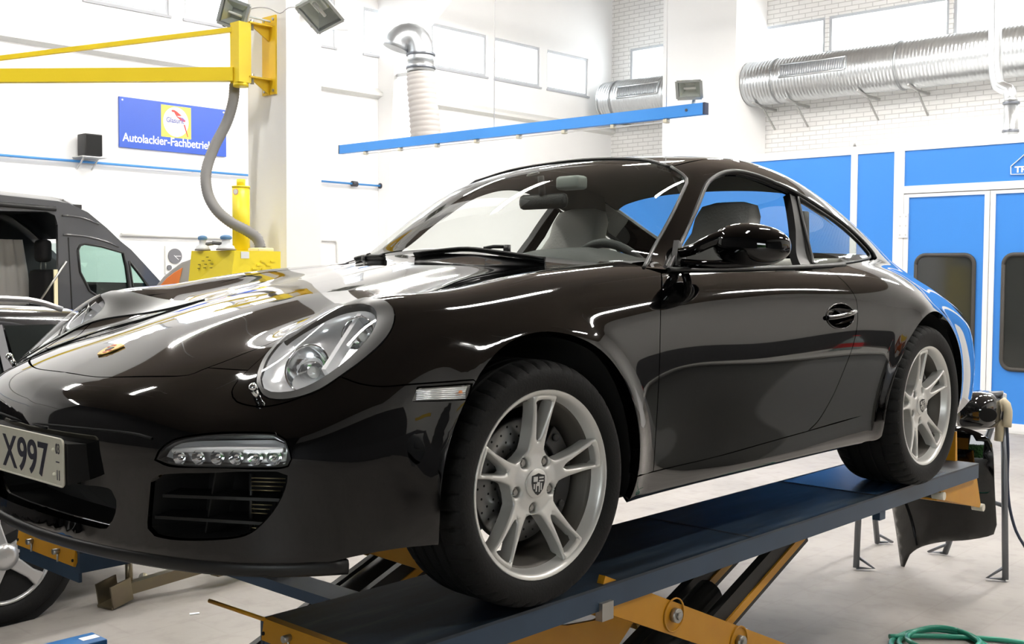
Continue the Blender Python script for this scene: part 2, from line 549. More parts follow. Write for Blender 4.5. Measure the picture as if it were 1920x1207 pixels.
class Grid:
    def __init__(s, xs, ys, G): s.bx = Nat(xs); s.by = Nat(ys); s.G = np.array(G, float)
    def __call__(s, x, y): return ((s.bx.w(x) @ s.G) * s.by.w(y)).sum(1)


gZ = Grid([-.95, -.8, -.65, -.45, -.2, .1, .4, .7, 1.2, 1.7, 2.1, 2.5, 2.9, 3.2, 3.5],
          [0, .2, .4, .52, .62, .70, .80, .90],
          [[.56, .555, .52, .48, .44, .40, .35, .30],
           [.622, .618, .592, .552, .512, .465, .40, .33],
           [.680, .673, .650, .634, .618, .578, .50, .40],
           [.740, .734, .718, .750, .770, .745, .67, .55],
           [.80, .795, .776, .786, .808, .807, .762, .65],
           [.855, .848, .832, .838, .850, .852, .82, .72],
           [.905, .90, .885, .875, .878, .885, .865, .78],
           [.93, .93, .92, .91, .905, .903, .885, .83],
           [.93, .93, .925, .92, .915, .912, .895, .85],
           [.93, .93, .93, .93, .925, .92, .90, .86],
           [.93, .93, .93, .93, .925, .915, .89, .84],
           [.92, .92, .92, .915, .90, .88, .84, .78],
           [.88, .88, .875, .865, .84, .80, .74, .66],
           [.80, .80, .795, .785, .76, .72, .66, .58],
           [.70, .70, .69, .68, .66, .64, .60, .55]])
gY = Grid([-.9, -.6, -.3, 0, .3, .6, 1.0, 1.4, 1.75, 2.05, 2.35, 2.65, 3.0, 3.4],
          [.12, .22, .32, .45, .58, .68, .76, .84, .92, 1.0],
          [[.80, .83, .84, .84, .82, .78, .74, .68, .60, .50],
           [.81, .84, .85, .85, .835, .80, .76, .70, .60, .50],
           [.82, .855, .87, .872, .865, .845, .81, .74, .64, .50],
           [.82, .86, .875, .882, .88, .865, .835, .77, .66, .50],
           [.81, .85, .868, .875, .872, .862, .838, .785, .69, .55],
           [.79, .835, .845, .855, .862, .858, .84, .80, .73, .62],
           [.785, .83, .835, .848, .860, .856, .842, .812, .757, .66],
           [.785, .83, .838, .853, .866, .864, .85, .82, .762, .66],
           [.79, .835, .85, .868, .882, .882, .868, .832, .765, .65],
           [.80, .85, .87, .888, .90, .898, .882, .842, .765, .63],
           [.80, .86, .885, .900, .905, .90, .875, .82, .725, .58],
           [.80, .845, .868, .880, .877, .85, .80, .73, .625, .48],
           [.76, .80, .82, .825, .81, .775, .715, .63, .51, .38],
           [.66, .70, .71, .71, .69, .65, .58, .48, .36, .24]])
sX0 = Spl([.1, .16, .22, .30, .40, .48, .54, .60, .66, .75], [-.86, -.915, -.925, -.93, -.94, -.945, -.935, -.91, -.86, -.75])
sXg = Spl([0, .2, .4, .55, .65, .75, .82, .88, .95], [0, .012, .05, .10, .155, .25, .36, .52, .75])
sR = Spl([.1, .42, .6, .8, 1.0, 1.15, 1.35, 1.6, 1.9, 2.2, 2.5, 2.8, 3.1], [.72, .928, 1.047, 1.167, 1.25, 1.286, 1.309, 1.311, 1.277, 1.195, 1.085, .968, .86])
gR = Grid([.4, .7, 1.0, 1.4, 1.8, 2.2, 2.6, 3.0], [.85, 1.0, 1.15, 1.28],
          [[.66, .60, .53, .45], [.715, .645, .57, .50], [.74, .675, .605, .535], [.745, .69, .625, .555],
           [.735, .68, .615, .54], [.705, .64, .57, .50], [.64, .57, .50, .43], [.55, .48, .41, .35]])
WF = (0.0, 0.325, 0.383)          # front arch: x, z, radius
WR = (2.35, 0.335, 0.378)


def smax(a, b, k):
    return np.maximum(a, b) + np.maximum(k - np.abs(a - b), 0) ** 2 / (4 * k)


def smin(a, b, k):
    return np.minimum(a, b) - np.maximum(k - np.abs(a - b), 0) ** 2 / (4 * k)


def F(P):
    x, y, z = P[:, 0], np.abs(P[:, 1]), P[:, 2]
    Y = gY(x, z)
    for (cx, cz, R), amp in ((WF, .012), (WR, .014)):
        r = np.hypot(x - cx, z - cz); Y = Y + amp * np.exp(-((r - R) / .045) ** 2) * np.clip((z - .15) / .15, 0, 1)
    body = smax(z - gZ(x, np.minimum(y, .95)), y - Y, .11)
    body = smax(body, (sX0(z) + sXg(np.minimum(y, .95))) - x, .05)
    body = smax(body, x - (3.46 - .28 * (y / .8) ** 3 - .22 * ((z - .5) / .5) ** 2), .10)
    body = smax(body, .205 - z, .035)
    t = np.clip((x - 1.1) / 1.0, 0, 1); t = t * t * (3 - 2 * t)
    sh = .42 * (1 - t) - .12 * t
    gh = smax(z - (sR(x - sh * y * y) - .07 * y * y - .10 * y ** 4), y - gR(x, z), .11)
    gh = smax(gh, (.8 - z), .05)
    gh = smax(gh, x - 3.25, .1)
    return smin(body, gh, .05)


def gradF(P, h=1.5e-3):
    g = np.zeros_like(P)
    for i in range(3):
        e = np.zeros(3); e[i] = h
        g[:, i] = F(P + e) - F(P - e)
    return g / np.maximum(np.linalg.norm(g, axis=1), 1e-9)[:, None]


def root(O, D, t0, t1, n=40, it=18):
    """first crossing from outside (F>0) to inside along O + t D"""
    N = len(O); lo = np.full(N, t0, float); hi = np.full(N, np.nan); prev = t0; act = np.arange(N)
    for t in np.linspace(t0, t1, n):
        f = F(O[act] + D[act] * t); k = f <= 0
        hi[act[k]] = t; lo[act[k]] = prev; act = act[~k]; prev = t
        if not len(act): break
    miss = np.isnan(hi); hi[miss] = t1; lo[miss] = t1
    for _ in range(it):
        m = (lo + hi) / 2; f = F(O + D * m[:, None]); ins = f <= 0
        hi = np.where(ins, m, hi); lo = np.where(ins, lo, m)
    return O + D * ((lo + hi) / 2)[:, None], miss


CAML = CAM - np.array([0, 0, H])


def T(*px):
    """points of the photograph carried onto the body surface (car frame)"""
    D = np.array([ray(*p) for p in px]); D /= np.linalg.norm(D, axis=1)[:, None]
    P, miss = root(np.repeat(CAML[None], len(D), 0), D, 1.7, 5.9, 64)
    if miss.any(): print('T miss', [px[i] for i in np.where(miss)[0]])
    return P


def S(*xz, side=-1):
    """points given by (x, z) in side view, lifted onto the flank"""
    O = np.array([(x, side * 1.3, z) for x, z in xz]); D = np.repeat(np.array([[0, -side, 0.0]]), len(O), 0)
    return root(O, D, 0, 1.3, 30)[0]


def U(*xy):
    """points given by (x, y) in plan, dropped onto the top"""
    O = np.array([(x, y, 1.6) for x, y in xy]); D = np.repeat(np.array([[0, 0, -1.0]]), len(O), 0)
    return root(O, D, 0, 1.4, 34)[0]


class Pj:
    def __init__(s, d):
        s.d = np.array(d, float); s.d /= np.linalg.norm(s.d)
        a = np.cross([0, 0, 1.0], s.d)
        if np.linalg.norm(a) < .1: a = np.cross([0, 1.0, 0], s.d)
        s.a = a / np.linalg.norm(a); s.b = np.cross(s.d, s.a)
    def flat(s, P): return np.c_[P @ s.a, P @ s.b]
    def lift(s, q, lo, hi, n=26):
        O = q[:, :1] * s.a + q[:, 1:] * s.b
        return root(O, np.repeat(-s.d[None], len(O), 0), -hi, -lo, n)


def loop(*segs, step=.015):
    """closed 3-D outline from smooth runs"""
    out = []
    for g in segs:
        c = crom(g, step)
        if out and np.linalg.norm(out[-1] - c[0]) < 1e-4: c = c[1:]
        out += list(c)
    if np.linalg.norm(out[0] - out[-1]) < 1e-3: out = out[:-1]
    o2 = [out[0]]
    for p in out[1:]:
        if np.linalg.norm(p - o2[-1]) > 2.5e-3: o2.append(p)
    return np.array(o2)


def mirror(vs, fs, ns):
    m = np.array([1, -1, 1.0]); return vs * m, [f[::-1] for f in fs], ns * m


def skin_data(out3, d, holes=(), step=.02, gap=.0018, skirt=.02, off=0.0, pad=.22, centre=False):
    pj = Pj(d); out3 = np.asarray(out3)
    if area2(pj.flat(out3)) < 0: out3 = out3[::-1]
    q0 = pj.flat(out3)
    if gap:
        cen = (np.abs(out3[:, 1]) < 2e-3)[:, None]; q0 = np.where(cen & centre, q0, inset2(q0, gap))
    hs = [inset2(pj.flat(np.asarray(h)), -gap) if gap else pj.flat(np.asarray(h)) for h in holes]
    q, tris, loops = tri2(q0, hs, step)
    s = np.asarray(out3) @ pj.d
    P, miss = pj.lift(q, s.min() - pad, s.max() + pad)
    if miss.any(): print('skin miss', miss.sum(), len(q))
    N = gradF(P); P = P + N * off
    t = tris.copy(); n = np.cross(P[t[:, 1]] - P[t[:, 0]], P[t[:, 2]] - P[t[:, 0]])
    fl = (n * pj.d).sum(1) < 0; t[fl] = t[fl][:, ::-1]
    vs = list(P); ns = list(N); fs = [tuple(f) for f in t]
    if skirt:
        for L in loops:
            o = len(vs); k = len(L)
            for i in L: vs.append(P[i]); ns.append(N[i])
            for i in L: vs.append(P[i] - N[i] * skirt); ns.append(N[i])
            c = P[L].mean(0)
            for j in range(k):
                e = P[L[(j + 1) % k]] - P[L[j]]; w = np.cross(N[L[j]], e)   # points to the left of the run
                w = -w / max(np.linalg.norm(w), 1e-9)
                ns[o + j] = w; ns[o + k + j] = w
                if centre and abs(P[L[j], 1]) < 4e-3 and abs(P[L[(j + 1) % k], 1]) < 4e-3: continue
                fs.append((o + j, o + k + j, o + k + (j + 1) % k, o + (j + 1) % k))
    return np.array(vs), fs, np.array(ns)


def skin(name, m, parent, *a, both=False, join=False, **k):
    vs, fs, ns = skin_data(*a, **k)
    if join:
        v2, f2, n2 = mirror(vs, fs, ns); o = len(vs)
        vs = np.vstack([vs, v2]); fs = list(fs) + [tuple(i + o for i in f) for f in f2]; ns = np.vstack([ns, n2])
    o = mesh_from(name, vs, fs, m, parent, True, ns)
    if both:
        v2, f2, n2 = mirror(vs, fs, ns)
        o2 = mesh_from(name, v2, f2, m, parent, True, n2)
        return o, o2
    return o
# ------------------------------------------------------------------ the sports car
def flecked_paint(name):
    m = mat(name, (.0007, .0007, .0008), .05, spec=.15, coat=1.0)
    return m


PAINT = flecked_paint('black_paint')
TRIM = mat('black_trim', (.010, .010, .010), .42)
RUBBER = mat('rubber', (.0075, .0075, .0075), .7, spec=.3, bump=(160, .15))
DARK = mat('dark_void', (.006, .006, .006), .9)
CHROME = mat('chrome', (.86, .87, .88), .07, metal=1.0)
LAMPSILVER = mat('lamp_reflector', (.92, .93, .94), .2, metal=.55)
ALLOY = mat('alloy_silver', (.68, .675, .65), .36, metal=.5, spec=.5, coat=.3)
CARGLASS = glass('car_glass', (.86, .90, .88), 1.5)
LENS = glass('lamp_lens', (.98, .985, .99), 1.45, base=.03)
GREYCLOTH = mat('grey_upholstery', (.42, .41, .385), .85, bump=(90, .2))
CAR = thing('sports_car', 'glossy black two-door sports coupe standing on the blue lift', 'car', (0, 0, H))


def arc(c, a0, a1, n=24, dr=0.0):
    cx, cz, R = c
    return S(*[(cx + (R + dr) * cos(radians(a)), cz + (R + dr) * sin(radians(a))) for a in np.linspace(a0, a1, n)])


def Nz(*zs):
    O = np.array([(-1.4, 0.0, z) for z in zs]); return root(O, np.repeat(np.array([[1.0, 0, 0]]), len(O), 0), 0, 1.0, 80)[0]


def Hz(azs, z):
    A = np.radians(np.atleast_1d(azs)); D = np.c_[np.cos(A), np.sin(A), np.zeros(len(A))]; c = np.array([-.3, 0, z])
    return root(c + D * 1.2, -D, 0, 1.1, 60)[0]


# seam lines carried over from the photograph
c_ring = T((481, 719), (484, 698), (497.6, 668), (533, 629.5), (581, 597), (635, 570), (688, 559), (717, 562), (734, 575), (740, 592),
           (735, 615), (718, 641), (682, 674), (638, 706), (599, 731), (557, 746), (518, 750), (494, 742))
c_lens = T((490, 710), (506.5, 668), (545, 626.5), (599, 594), (653, 574), (682.5, 572), (700, 579), (706, 597),
           (697, 623.5), (667.6, 659), (629, 692), (587, 719), (545, 734), (509.5, 735), (494.6, 728))
c_sur = T((533, 631), (497, 665), (465, 694), (444, 717), (435, 735), (444, 753), (480, 762), (518, 759), (570, 742), (638, 706))
c_doorfront = T((1239.5, 512), (1239, 560), (1238, 620), (1235.5, 709), (1230.5, 798), (1227, 858), (1225, 884))
c_doorrear = T((1551, 505), (1575, 521), (1594, 541), (1605, 560), (1608, 583), (1607, 612), (1599, 649), (1581, 697), (1560, 745), (1536, 786), (1515, 808))
c_doorbottom = T((1515, 808), (1429, 832), (1339, 857), (1225, 884))
c_bumpfend = T((638, 706), (674, 719), (718, 724.5), (775, 720), (840, 715.5), (888, 712))
c_hoodlead = np.vstack([U((-.848, 0.0), (-.839, -.19)), T((333, 705), (390, 689))])
c_hoodside = np.vstack([T((390, 689), (467, 659)), U((-.544, -.478), (-.45, -.497), (-.3, -.53), (0, -.57), (.3, -.60), (.50, -.615))])
c_hoodrear = U((.50, -.615), (.455, -.45), (.41, -.2), (.40, 0))
c_hoodlead[0, 1] = 0; c_hoodrear[-1, 1] = 0
c_dlo_top = T((1253, 506), (1277, 455), (1306, 391), (1323, 350), (1335, 335.5), (1358, 323), (1387, 321.5), (1422, 330), (1454, 343), (1487, 358), (1539, 389), (1583, 421), (1615, 450), (1637, 475), (1641, 484))
c_dlo_bot = T((1641, 484), (1627, 489), (1583, 496.5), (1525, 500), (1440, 503), (1350, 505), (1253, 506))
c_wsedge = T((1207, 502), (1225, 466), (1245, 430), (1263, 396), (1279, 362), (1287, 335))
c_arch_b = arc(WF, 134, 195)
c_arch_f = arc(WF, 134, -5, 40)
c_arch_r = arc(WR, 178, -14, 46)
pA = S((WF[0] + WF[2] * cos(radians(-5)), WF[1] + WF[2] * sin(radians(-5))))[0]
ws_top = np.vstack([U((1.10, -.475))[0], U((1.15, -.30))[0], U((1.17, 0))[0]])
ws_bot = U((.60, -.69), (.545, -.60), (.475, -.35), (.44, 0)); ws_bot[-1, 1] = 0

hood = skin('hood', PAINT, CAR, loop(c_hoodlead, c_hoodside, c_hoodrear, c_hoodrear[::-1] * [1, -1, 1], c_hoodside[::-1] * [1, -1, 1], c_hoodlead[::-1] * [1, -1, 1]),
            (-.25, 0, .97), step=.022)

# front bumper ------------------------------------------------------------
marker_px = ((774, 752), (783, 726), (886, 719), (877, 749))
c_marker = np.vstack([crom(T(a, b), .01)[:-1] for a, b in zip(marker_px, marker_px[1:] + marker_px[:1])])
c_drl = T((290, 862), (297, 846), (321, 826), (367, 815), (433, 810), (517, 812), (536, 824), (543, 845), (540, 874), (467, 878), (333, 875))
c_drlens = T((296, 861), (303, 848), (326, 831), (368, 820), (433, 816), (512, 817), (531, 828), (537, 845), (534, 869), (467, 872.5), (335, 869.5))
c_intake = T((284, 905), (300, 892), (400, 888), (520, 886), (538, 892), (527, 932), (500, 972), (460, 1003), (400, 1011), (333, 1011), (290, 1003), (278, 990), (280, 950))
c_centre = np.vstack([Nz(.365), T((133, 906), (190, 914), (208, 920), (217, 938), (215, 962), (204, 984), (188, 989), (120, 972)), Nz(.268)])
bump_out = loop(c_hoodlead, T((390, 689), (430, 692), (465, 694)), c_sur[2:], c_bumpfend, c_arch_b, np.vstack([c_arch_b[-1:], Hz(np.linspace(247, 180, 14), .220)]),
                Nz(.220, .24, .268), c_centre[::-1], np.vstack([Nz(.365, .40, .44, .48, .52, .55, .575, .59), c_hoodlead[:1]]))
bumper = skin('front_bumper', PAINT, CAR, bump_out, (-.62, -.6, .5), [c_marker, loop(np.vstack([c_drl, c_drl[:1]])), loop(np.vstack([c_intake, c_intake[:1]]))], step=.016, skirt=.03, join=True, centre=True)

fend_out = loop(T((390, 689), (430, 692), (465, 694)), c_sur[:3][::-1], np.vstack([c_sur[:1], c_ring[4:14]]), c_bumpfend, c_arch_f, np.vstack([pA, c_doorbottom[-1]]),
                c_doorfront[::-1], np.vstack([c_doorfront[0], c_wsedge[0]]), np.vstack([c_wsedge[0], ws_bot[1] * [1, 1, 1]]), np.vstack([ws_bot[1], c_hoodside[-1]]), c_hoodside[::-1])
skin('front_fender', PAINT, CAR, fend_out, (-.15, -.7, .7), step=.018, skirt=.03, both=True)

ell = T(*[(1575 + 26 * cos(a), 592.5 + 23.5 * sin(a)) for a in np.linspace(0, 2 * pi, 24, endpoint=False)])
door_out = loop(c_doorfront, c_doorbottom[::-1], c_doorrear[::-1], T((1551, 505), (1440, 508.5), (1340, 510.5), (1239.5, 512)))
doors = skin('door', PAINT, CAR, door_out, (0, -1, .1), [loop(np.vstack([ell, ell[:1]]))], step=.022, both=True)

side_out = loop(c_dlo_top, c_dlo_bot[:3], np.vstack([c_dlo_bot[2], T((1551, 505))]), c_doorrear, np.vstack([c_doorrear[-1:], S((1.7, .325), (WR[0] - WR[2], .348))]), c_arch_r,
                np.vstack([c_arch_r[-1:], S((2.85, .26), (3.0, .29))]), S((3.0, .29), (3.02, .5), (3.0, .66)), np.vstack([S((3.0, .66)), U((2.95, -.55))]),
                U((2.95, -.55), (2.75, -.52), (2.4, -.535), (2.1, -.525), (1.8, -.50), (1.4, -.485), (1.10, -.475)), np.vstack([ws_top[:1], c_wsedge[::-1]]), np.vstack([c_wsedge[0], c_dlo_top[0]]))
skin('quarter_panel', PAINT, CAR, side_out, (0.1, -.8, .6), step=.02, skirt=.025, both=True)
sill_out = loop(c_doorbottom, np.vstack([c_doorbottom[-1], pA]), arc(WF, -5, -16.7, 6), np.vstack([arc(WF, -16.7, -16.7, 1), S((1.2, .214), (WR[0] - .36, .216))]),
                arc(WR, 198, 178, 6), np.vstack([S((WR[0] - WR[2], .348), (1.7, .325)), c_doorbottom[:1]]))
skin('side_sill', PAINT, CAR, sill_out, (0, -1, .05), step=.02, both=True)
roof_half = [U((1.10, -.475), (1.4, -.485), (1.8, -.50), (2.1, -.525))]
rw_top = U((2.1, -.525), (2.06, -.3), (2.05, 0)); rw_bot = U((2.75, -.52), (2.79, -.3), (2.80, 0))
mirr = lambda c: c[::-1] * [1, -1, 1]
full = lambda c: np.vstack([c, mirr(c)[1:]])
ws_t, rw_t, rw_b, ws_b = full(ws_top), full(rw_top), full(rw_bot), full(ws_bot)
skin('roof', PAINT, CAR, loop(ws_t, mirr(roof_half[0])[::-1], rw_t[::-1], roof_half[0][::-1]), (0, 0, 1), step=.03)
rw_side = U((2.1, -.525), (2.4, -.535), (2.75, -.52))
skin('rear_window', CARGLASS, CAR, loop(rw_t, mirr(rw_side)[::-1], rw_b[::-1], rw_side[::-1]), (.3, 0, 1), step=.03, skirt=.004)
lid_side = U((2.75, -.52), (2.95, -.55), (3.2, -.45)); lid_end = U((3.2, -.45), (3.3, -.2), (3.32, 0))
skin('engine_lid', PAINT, CAR, loop(rw_b, mirr(lid_side)[::-1], full(lid_end)[::-1], lid_side[::-1]), (.3, 0, 1), step=.03)
rear_half = loop(np.vstack([[[3.46, 0, .3]], S((3.2, .29), (3.0, .29))]), S((3.0, .29), (3.02, .5), (3.0, .66)), np.vstack([S((3.0, .66)), lid_side[1:2]]), lid_side[1:], lid_end, np.vstack([lid_end[-1:], [[3.46, 0, .3]]]))
skin('rear_bumper', PAINT, CAR, rear_half, (.8, -.5, .25), step=.03, join=True, centre=True)

# glass and seals ----------------------------------------------------------
ws = skin('windscreen', CARGLASS, CAR, loop(np.vstack([c_wsedge, ws_t[:1]]), ws_t, mirr(np.vstack([c_wsedge, ws_t[:1]])), np.vstack([c_wsedge[0] * [1, -1, 1], mirr(ws_bot[:1])[0]]), ws_b[::-1], np.vstack([ws_bot[0], c_wsedge[0]])),
          (-.55, 0, .83), step=.03, skirt=.004, off=-.003)


def strip(name, m, parent, P, r, both=True, out=.0, n=8):
    """rounded seal along a run on the body"""
    for s in ((1, -1) if both else (1,)):
        N = gradF(P); q = (P + N * out) * [1, s, 1]
        b = MB().tube(q, r, n).build(name, m, parent, True)
    return b


strip('windscreen_seal', TRIM, CAR, crom(np.vstack([c_wsedge, ws_top[:1]]), .03), .006)
strip('roof_edge_trim', TRIM, CAR, crom(ws_t, .03), .006, both=False)
strip('window_seal', TRIM, CAR, crom(c_dlo_top, .02), .008, out=.0)
strip('window_seal', TRIM, CAR, crom(c_dlo_top, .02) + np.array([0, .016, -.004]), .009)
strip('waist_seal', TRIM, CAR, crom(c_dlo_bot[2:], .03), .009)
q_px = T((1497, 368), (1539, 395), (1580, 424), (1612, 454), (1632, 478), (1622, 485), (1580, 492), (1530, 495), (1524, 480), (1510, 425))
skin('quarter_window', CARGLASS, CAR, loop(np.vstack([q_px, q_px[:1]])), (0, -.8, .6), step=.03, skirt=.004, off=-.006, both=True)
b_px = T((1483, 357), (1495, 363), (1512, 425), (1528, 498), (1508, 500), (1496, 430))
skin('door_pillar', TRIM, CAR, loop(*[np.vstack([b_px[i], b_px[(i + 1) % 6]]) for i in range(6)]), (0, -.8, .6), step=.03, off=-.01, skirt=.03, both=True)
for sgn in (1, -1):
    cq = crom(np.vstack([q_px, q_px[:1]]), .02)
    MB().tube((cq - gradF(cq) * .004) * [1, sgn, 1], .006, 6).build('quarter_window_seal', TRIM, CAR, True)

# cowl under the windscreen with wipers
cw = np.vstack([U((.505, -.615), (.46, -.45), (.415, -.2), (.405, 0))]); 
skin('cowl', TRIM, CAR, loop(full(cw), np.vstack([mirr(cw)[-1], mirr(ws_bot)[-2]]), np.vstack([ws_b[1:-1]])[::-1], np.vstack([ws_bot[1], cw[0]])), (-.3, 0, 1), step=.03, off=-.006, skirt=.02)
for wpx, piv in ((((778, 480), (830, 474), (880, 470.5), (940, 478), (1022, 490)), (.475, -.28)), (((668, 489), (682, 485), (700, 484), (722, 484)), (.455, .40))):
    w = crom(T(*wpx), .03); w = w + gradF(w) * .010
    wp = MB().tube(w, .006, 6).tube(w - gradF(w) * .008, .004, 6).build('wiper_blade', TRIM, CAR, True)
    e = U(piv) + [0, 0, .004]; m_ = len(w) // 2
    MB().tube(crom(np.vstack([e, (e[0] * .4 + w[m_] * .6 + [0, 0, .006])[None], (w[m_] + [0, 0, .004])[None]]), .03), .006, 8).cyl(e[0] - [0, 0, .03], e[0] + [0, 0, .006], .012).build('wiper_arm', TRIM, wp, True)

# headlamps ----------------------------------------------------------------
for sgn in (1, -1):
    mir = np.array([1, sgn, 1.0])

    def half(name, m, parent, *a, **k):
        vs, fs, ns = skin_data(*a, **k)
        if sgn < 0: vs, fs, ns = mirror(vs, fs, ns)
        return mesh_from(name, vs, fs, m, parent, True, ns)
    D_ = (-.6, -.35, .72)
    ring = half('headlamp', mat('lamp_ring', (.030, .030, .029), .34, metal=.3), CAR, loop(np.vstack([c_ring, c_ring[:1]])), D_, [loop(np.vstack([c_lens, c_lens[:1]]))], step=.012, off=.003, gap=.0012, skirt=.02)
    lobe = loop(c_sur[:], np.vstack([c_ring[13:], c_ring[:4], c_sur[:1]]))
    half('lamp_surround', PAINT, ring, lobe, D_, step=.012, off=.001, gap=.0015, skirt=.02)
    half('lamp_lens', LENS, ring, loop(np.vstack([c_lens, c_lens[:1]])), D_, step=.014, off=.006, gap=.0, skirt=.01)
    # reflector bowl
    L = crom(np.vstack([c_lens, c_lens[:1]]), .015)[:-1]; c = L.mean(0); inn = np.array([.80, .30, -.50]); inn /= np.linalg.norm(inn)
    b = MB(); n = len(L); rows = [(1.0, .003), (.98, .012), (.92, .034), (.74, .055), (.4, .066), (.0, .07)]
    vs = [((c + (p - c) * f + inn * d) * mir) for f, d in rows for p in L]
    b.add(vs, [(i * n + k, i * n + (k + 1) % n, (i + 1) * n + (k + 1) % n, (i + 1) * n + k) for i in range(len(rows) - 1) for k in range(n)], True)
    b.build('reflector', LAMPSILVER, ring, True)
    ax = np.array([-.86, -.35, .36]); ax /= np.linalg.norm(ax)
    for (px, r_, dep, nm) in (((562, 676), .056, .046, 'main_beam_bowl'), ((660, 612), .040, .040, 'turn_signal_bowl')):
        o = T(px)[0] + inn * dep
        prof = [(r_ * 1.04, .012), (r_, .014), (r_ * .97, .006), (r_ * .8, -.018), (r_ * .5, -.032), (r_ * .22, -.036), (0.001, -.037)]
        bw = MB().lathe(prof, o * mir, ax * mir, 28).build(nm, CHROME, ring, True)
        MB().ball((o - ax * .022) * mir, r_ * .26).cyl((o - ax * .04) * mir, (o - ax * .01) * mir, r_ * .2).build('bulb', mat('bulb_glass', (.75, .75, .72), .1), ring, True)
        if nm == 'main_beam_bowl':
            MB().lathe([(0.001, .004), (r_ * .35, .001), (r_ * .55, -.008), (r_ * .62, -.02)], o * mir, ax * mir, 24).build('projector_lens', LENS, ring, True)
    # clear rib between the two bowls
    a_, b_ = T((600, 690), (668, 585)) + inn * .03
    MB().beam(a_ * mir, b_ * mir, .012, .03).build('lamp_rib', LAMPSILVER, ring, True)
    # washer nozzle
    w0 = T((485, 745))[0]; w1 = w0 + np.array([-.018, -.006, .024])
    MB().cyl(w0 * mir - np.array([0, 0, .01]), w1 * mir, .008, 12).ball(w1 * mir, .0105, 14, 8).build('washer_nozzle', CHROME, ring, True)
    # marker lamp on the flank
    mk = np.vstack([crom(T(a, b), .01)[:-1] for a, b in zip(((777, 750), (785, 728), (882, 721.5), (874, 747)), ((785, 728), (882, 721.5), (874, 747), (777, 750)))])
    mo = half('marker_lamp', LENS, CAR, mk, (-.3, -1, .1), step=.012, off=.001, gap=.0, skirt=.012)
    half('marker_reflector', mat('marker_silver', (.62, .63, .60), .25, metal=.8), mo, mk, (-.3, -1, .1), step=.008, off=-.012, gap=.0, skirt=0)
    rp = T((866, 735))[0] - gradF(T((866, 735)))[0] * .006
    MB().ball(rp * mir, .006, sc=(1.4, .6, 1)).build('marker_bulb', mat('amber', (.55, .16, .02), .2), mo, True)
    for k in range(6):
        a_, b_ = T((782 + k * .0, 731 + k * 3.4), (874, 726 + k * 3.9)); a_ = a_ - gradF(a_[None])[0] * .004; b_ = b_ - gradF(b_[None])[0] * .004
        MB().tube([a_ * mir, b_ * mir], .0016, 6).build('marker_rib', LAMPSILVER, mo, True)
    # daytime lamp unit
    dl = half('daytime_lamp', LENS, CAR, loop(np.vstack([c_drlens, c_drlens[:1]])), (-.7, -.7, .1), step=.014, off=.002, gap=0, skirt=.012)
    half('lamp_frame', TRIM, dl, loop(np.vstack([c_drl, c_drl[:1]])), (-.7, -.7, .1), [loop(np.vstack([c_drlens, c_drlens[:1]]))], step=.012, off=-.003, skirt=.03)
    half('lamp_housing', LAMPSILVER, dl, loop(np.vstack([c_drlens, c_drlens[:1]])), (-.7, -.7, .1), step=.02, off=-.028, gap=0, skirt=0)
    bar = crom(T((318, 846), (380, 843), (450, 842), (531, 843)), .03); bar = bar - gradF(bar) * .012
    MB().tube(bar * mir, .006, 8).build('light_bar', mat('lamp_white', (.85, .86, .86), .2), dl, True)
    for k in range(6):
        p = T((333 + k * 36, 858.5))[0]; nn = gradF(p[None])[0]; p = p - nn * .020
        MB().lathe([(.0165, .014), (.013, .004), (.006, -.002), (.001, -.003)], p * mir, nn * mir, 16).build('light_emitting_diode', CHROME, dl, True)
    # side intake: duct, slats, grille
    I3 = crom(np.vstack([c_intake, c_intake[:1]]), .02)[:-1]; n = len(I3); push = np.array([.16, .02, 0])
    vs = [p * mir for p in I3 - gradF(I3) * .012] + [(p + push) * mir for p in I3]
    b = MB().add(vs, [(k, (k + 1) % n, n + (k + 1) % n, n + k) for k in range(n)]); b.f.append(tuple(range(n, 2 * n))); b.sm.append(False)
    du = b.build('air_intake', DARK, CAR, True)
    for (pa, pb) in (((296, 930), (522, 938)), ((281, 970), (502, 983))):
        a_, b_ = T(pa, pb); mid_ = T(((pa[0] + pb[0]) / 2, (pa[1] + pb[1]) / 2))[0]
        q = crom(np.vstack([a_, mid_, b_]), .03); q = q - gradF(q) * .015
        v2 = [p * mir for p in q] + [(p + [.05, .012, .006]) * mir for p in q] + [(p + [.05, .012, -.006]) * mir for p in q] + [(p + [0, 0, -.007]) * mir for p in q]
        m_ = len(q)
        MB().add(v2, [(r * m_ + k, r * m_ + k + 1, ((r + 1) % 4) * m_ + k + 1, ((r + 1) % 4) * m_ + k) for r in range(4) for k in range(m_ - 1)]).build('intake_slat', TRIM, du, True)
    for yv in (904, 911, 919, 927, 946, 954, 962, 970, 990, 998):
        xe = 536 - max(0, (yv - 905)) * .62
        a_, b_ = T((464, yv - 1.5), (min(xe, 532), yv)); a_ = a_ - gradF(a_[None])[0] * .03; b_ = b_ - gradF(b_[None])[0] * .03
        MB().tube([a_ * mir, b_ * mir], .0014, 6).build('grille_bar', mat('brass_wire', (.42, .36, .20), .35, metal=.9), du, True)
    gp = T((462, 895), (462, 1003), (466, 1003), (466, 895)); gp = gp - gradF(gp) * .035
    MB().tube([gp[0] * mir, gp[1] * mir], .005, 6).build('grille_frame', TRIM, du, True)
    vp = T((403, 893), (380, 1008)); vp = vp - gradF(vp) * .05
    MB().beam(vp[0] * mir, vp[1] * mir, .006, .05, up=(1, 0, 0)).build('intake_vane', TRIM, du, True)
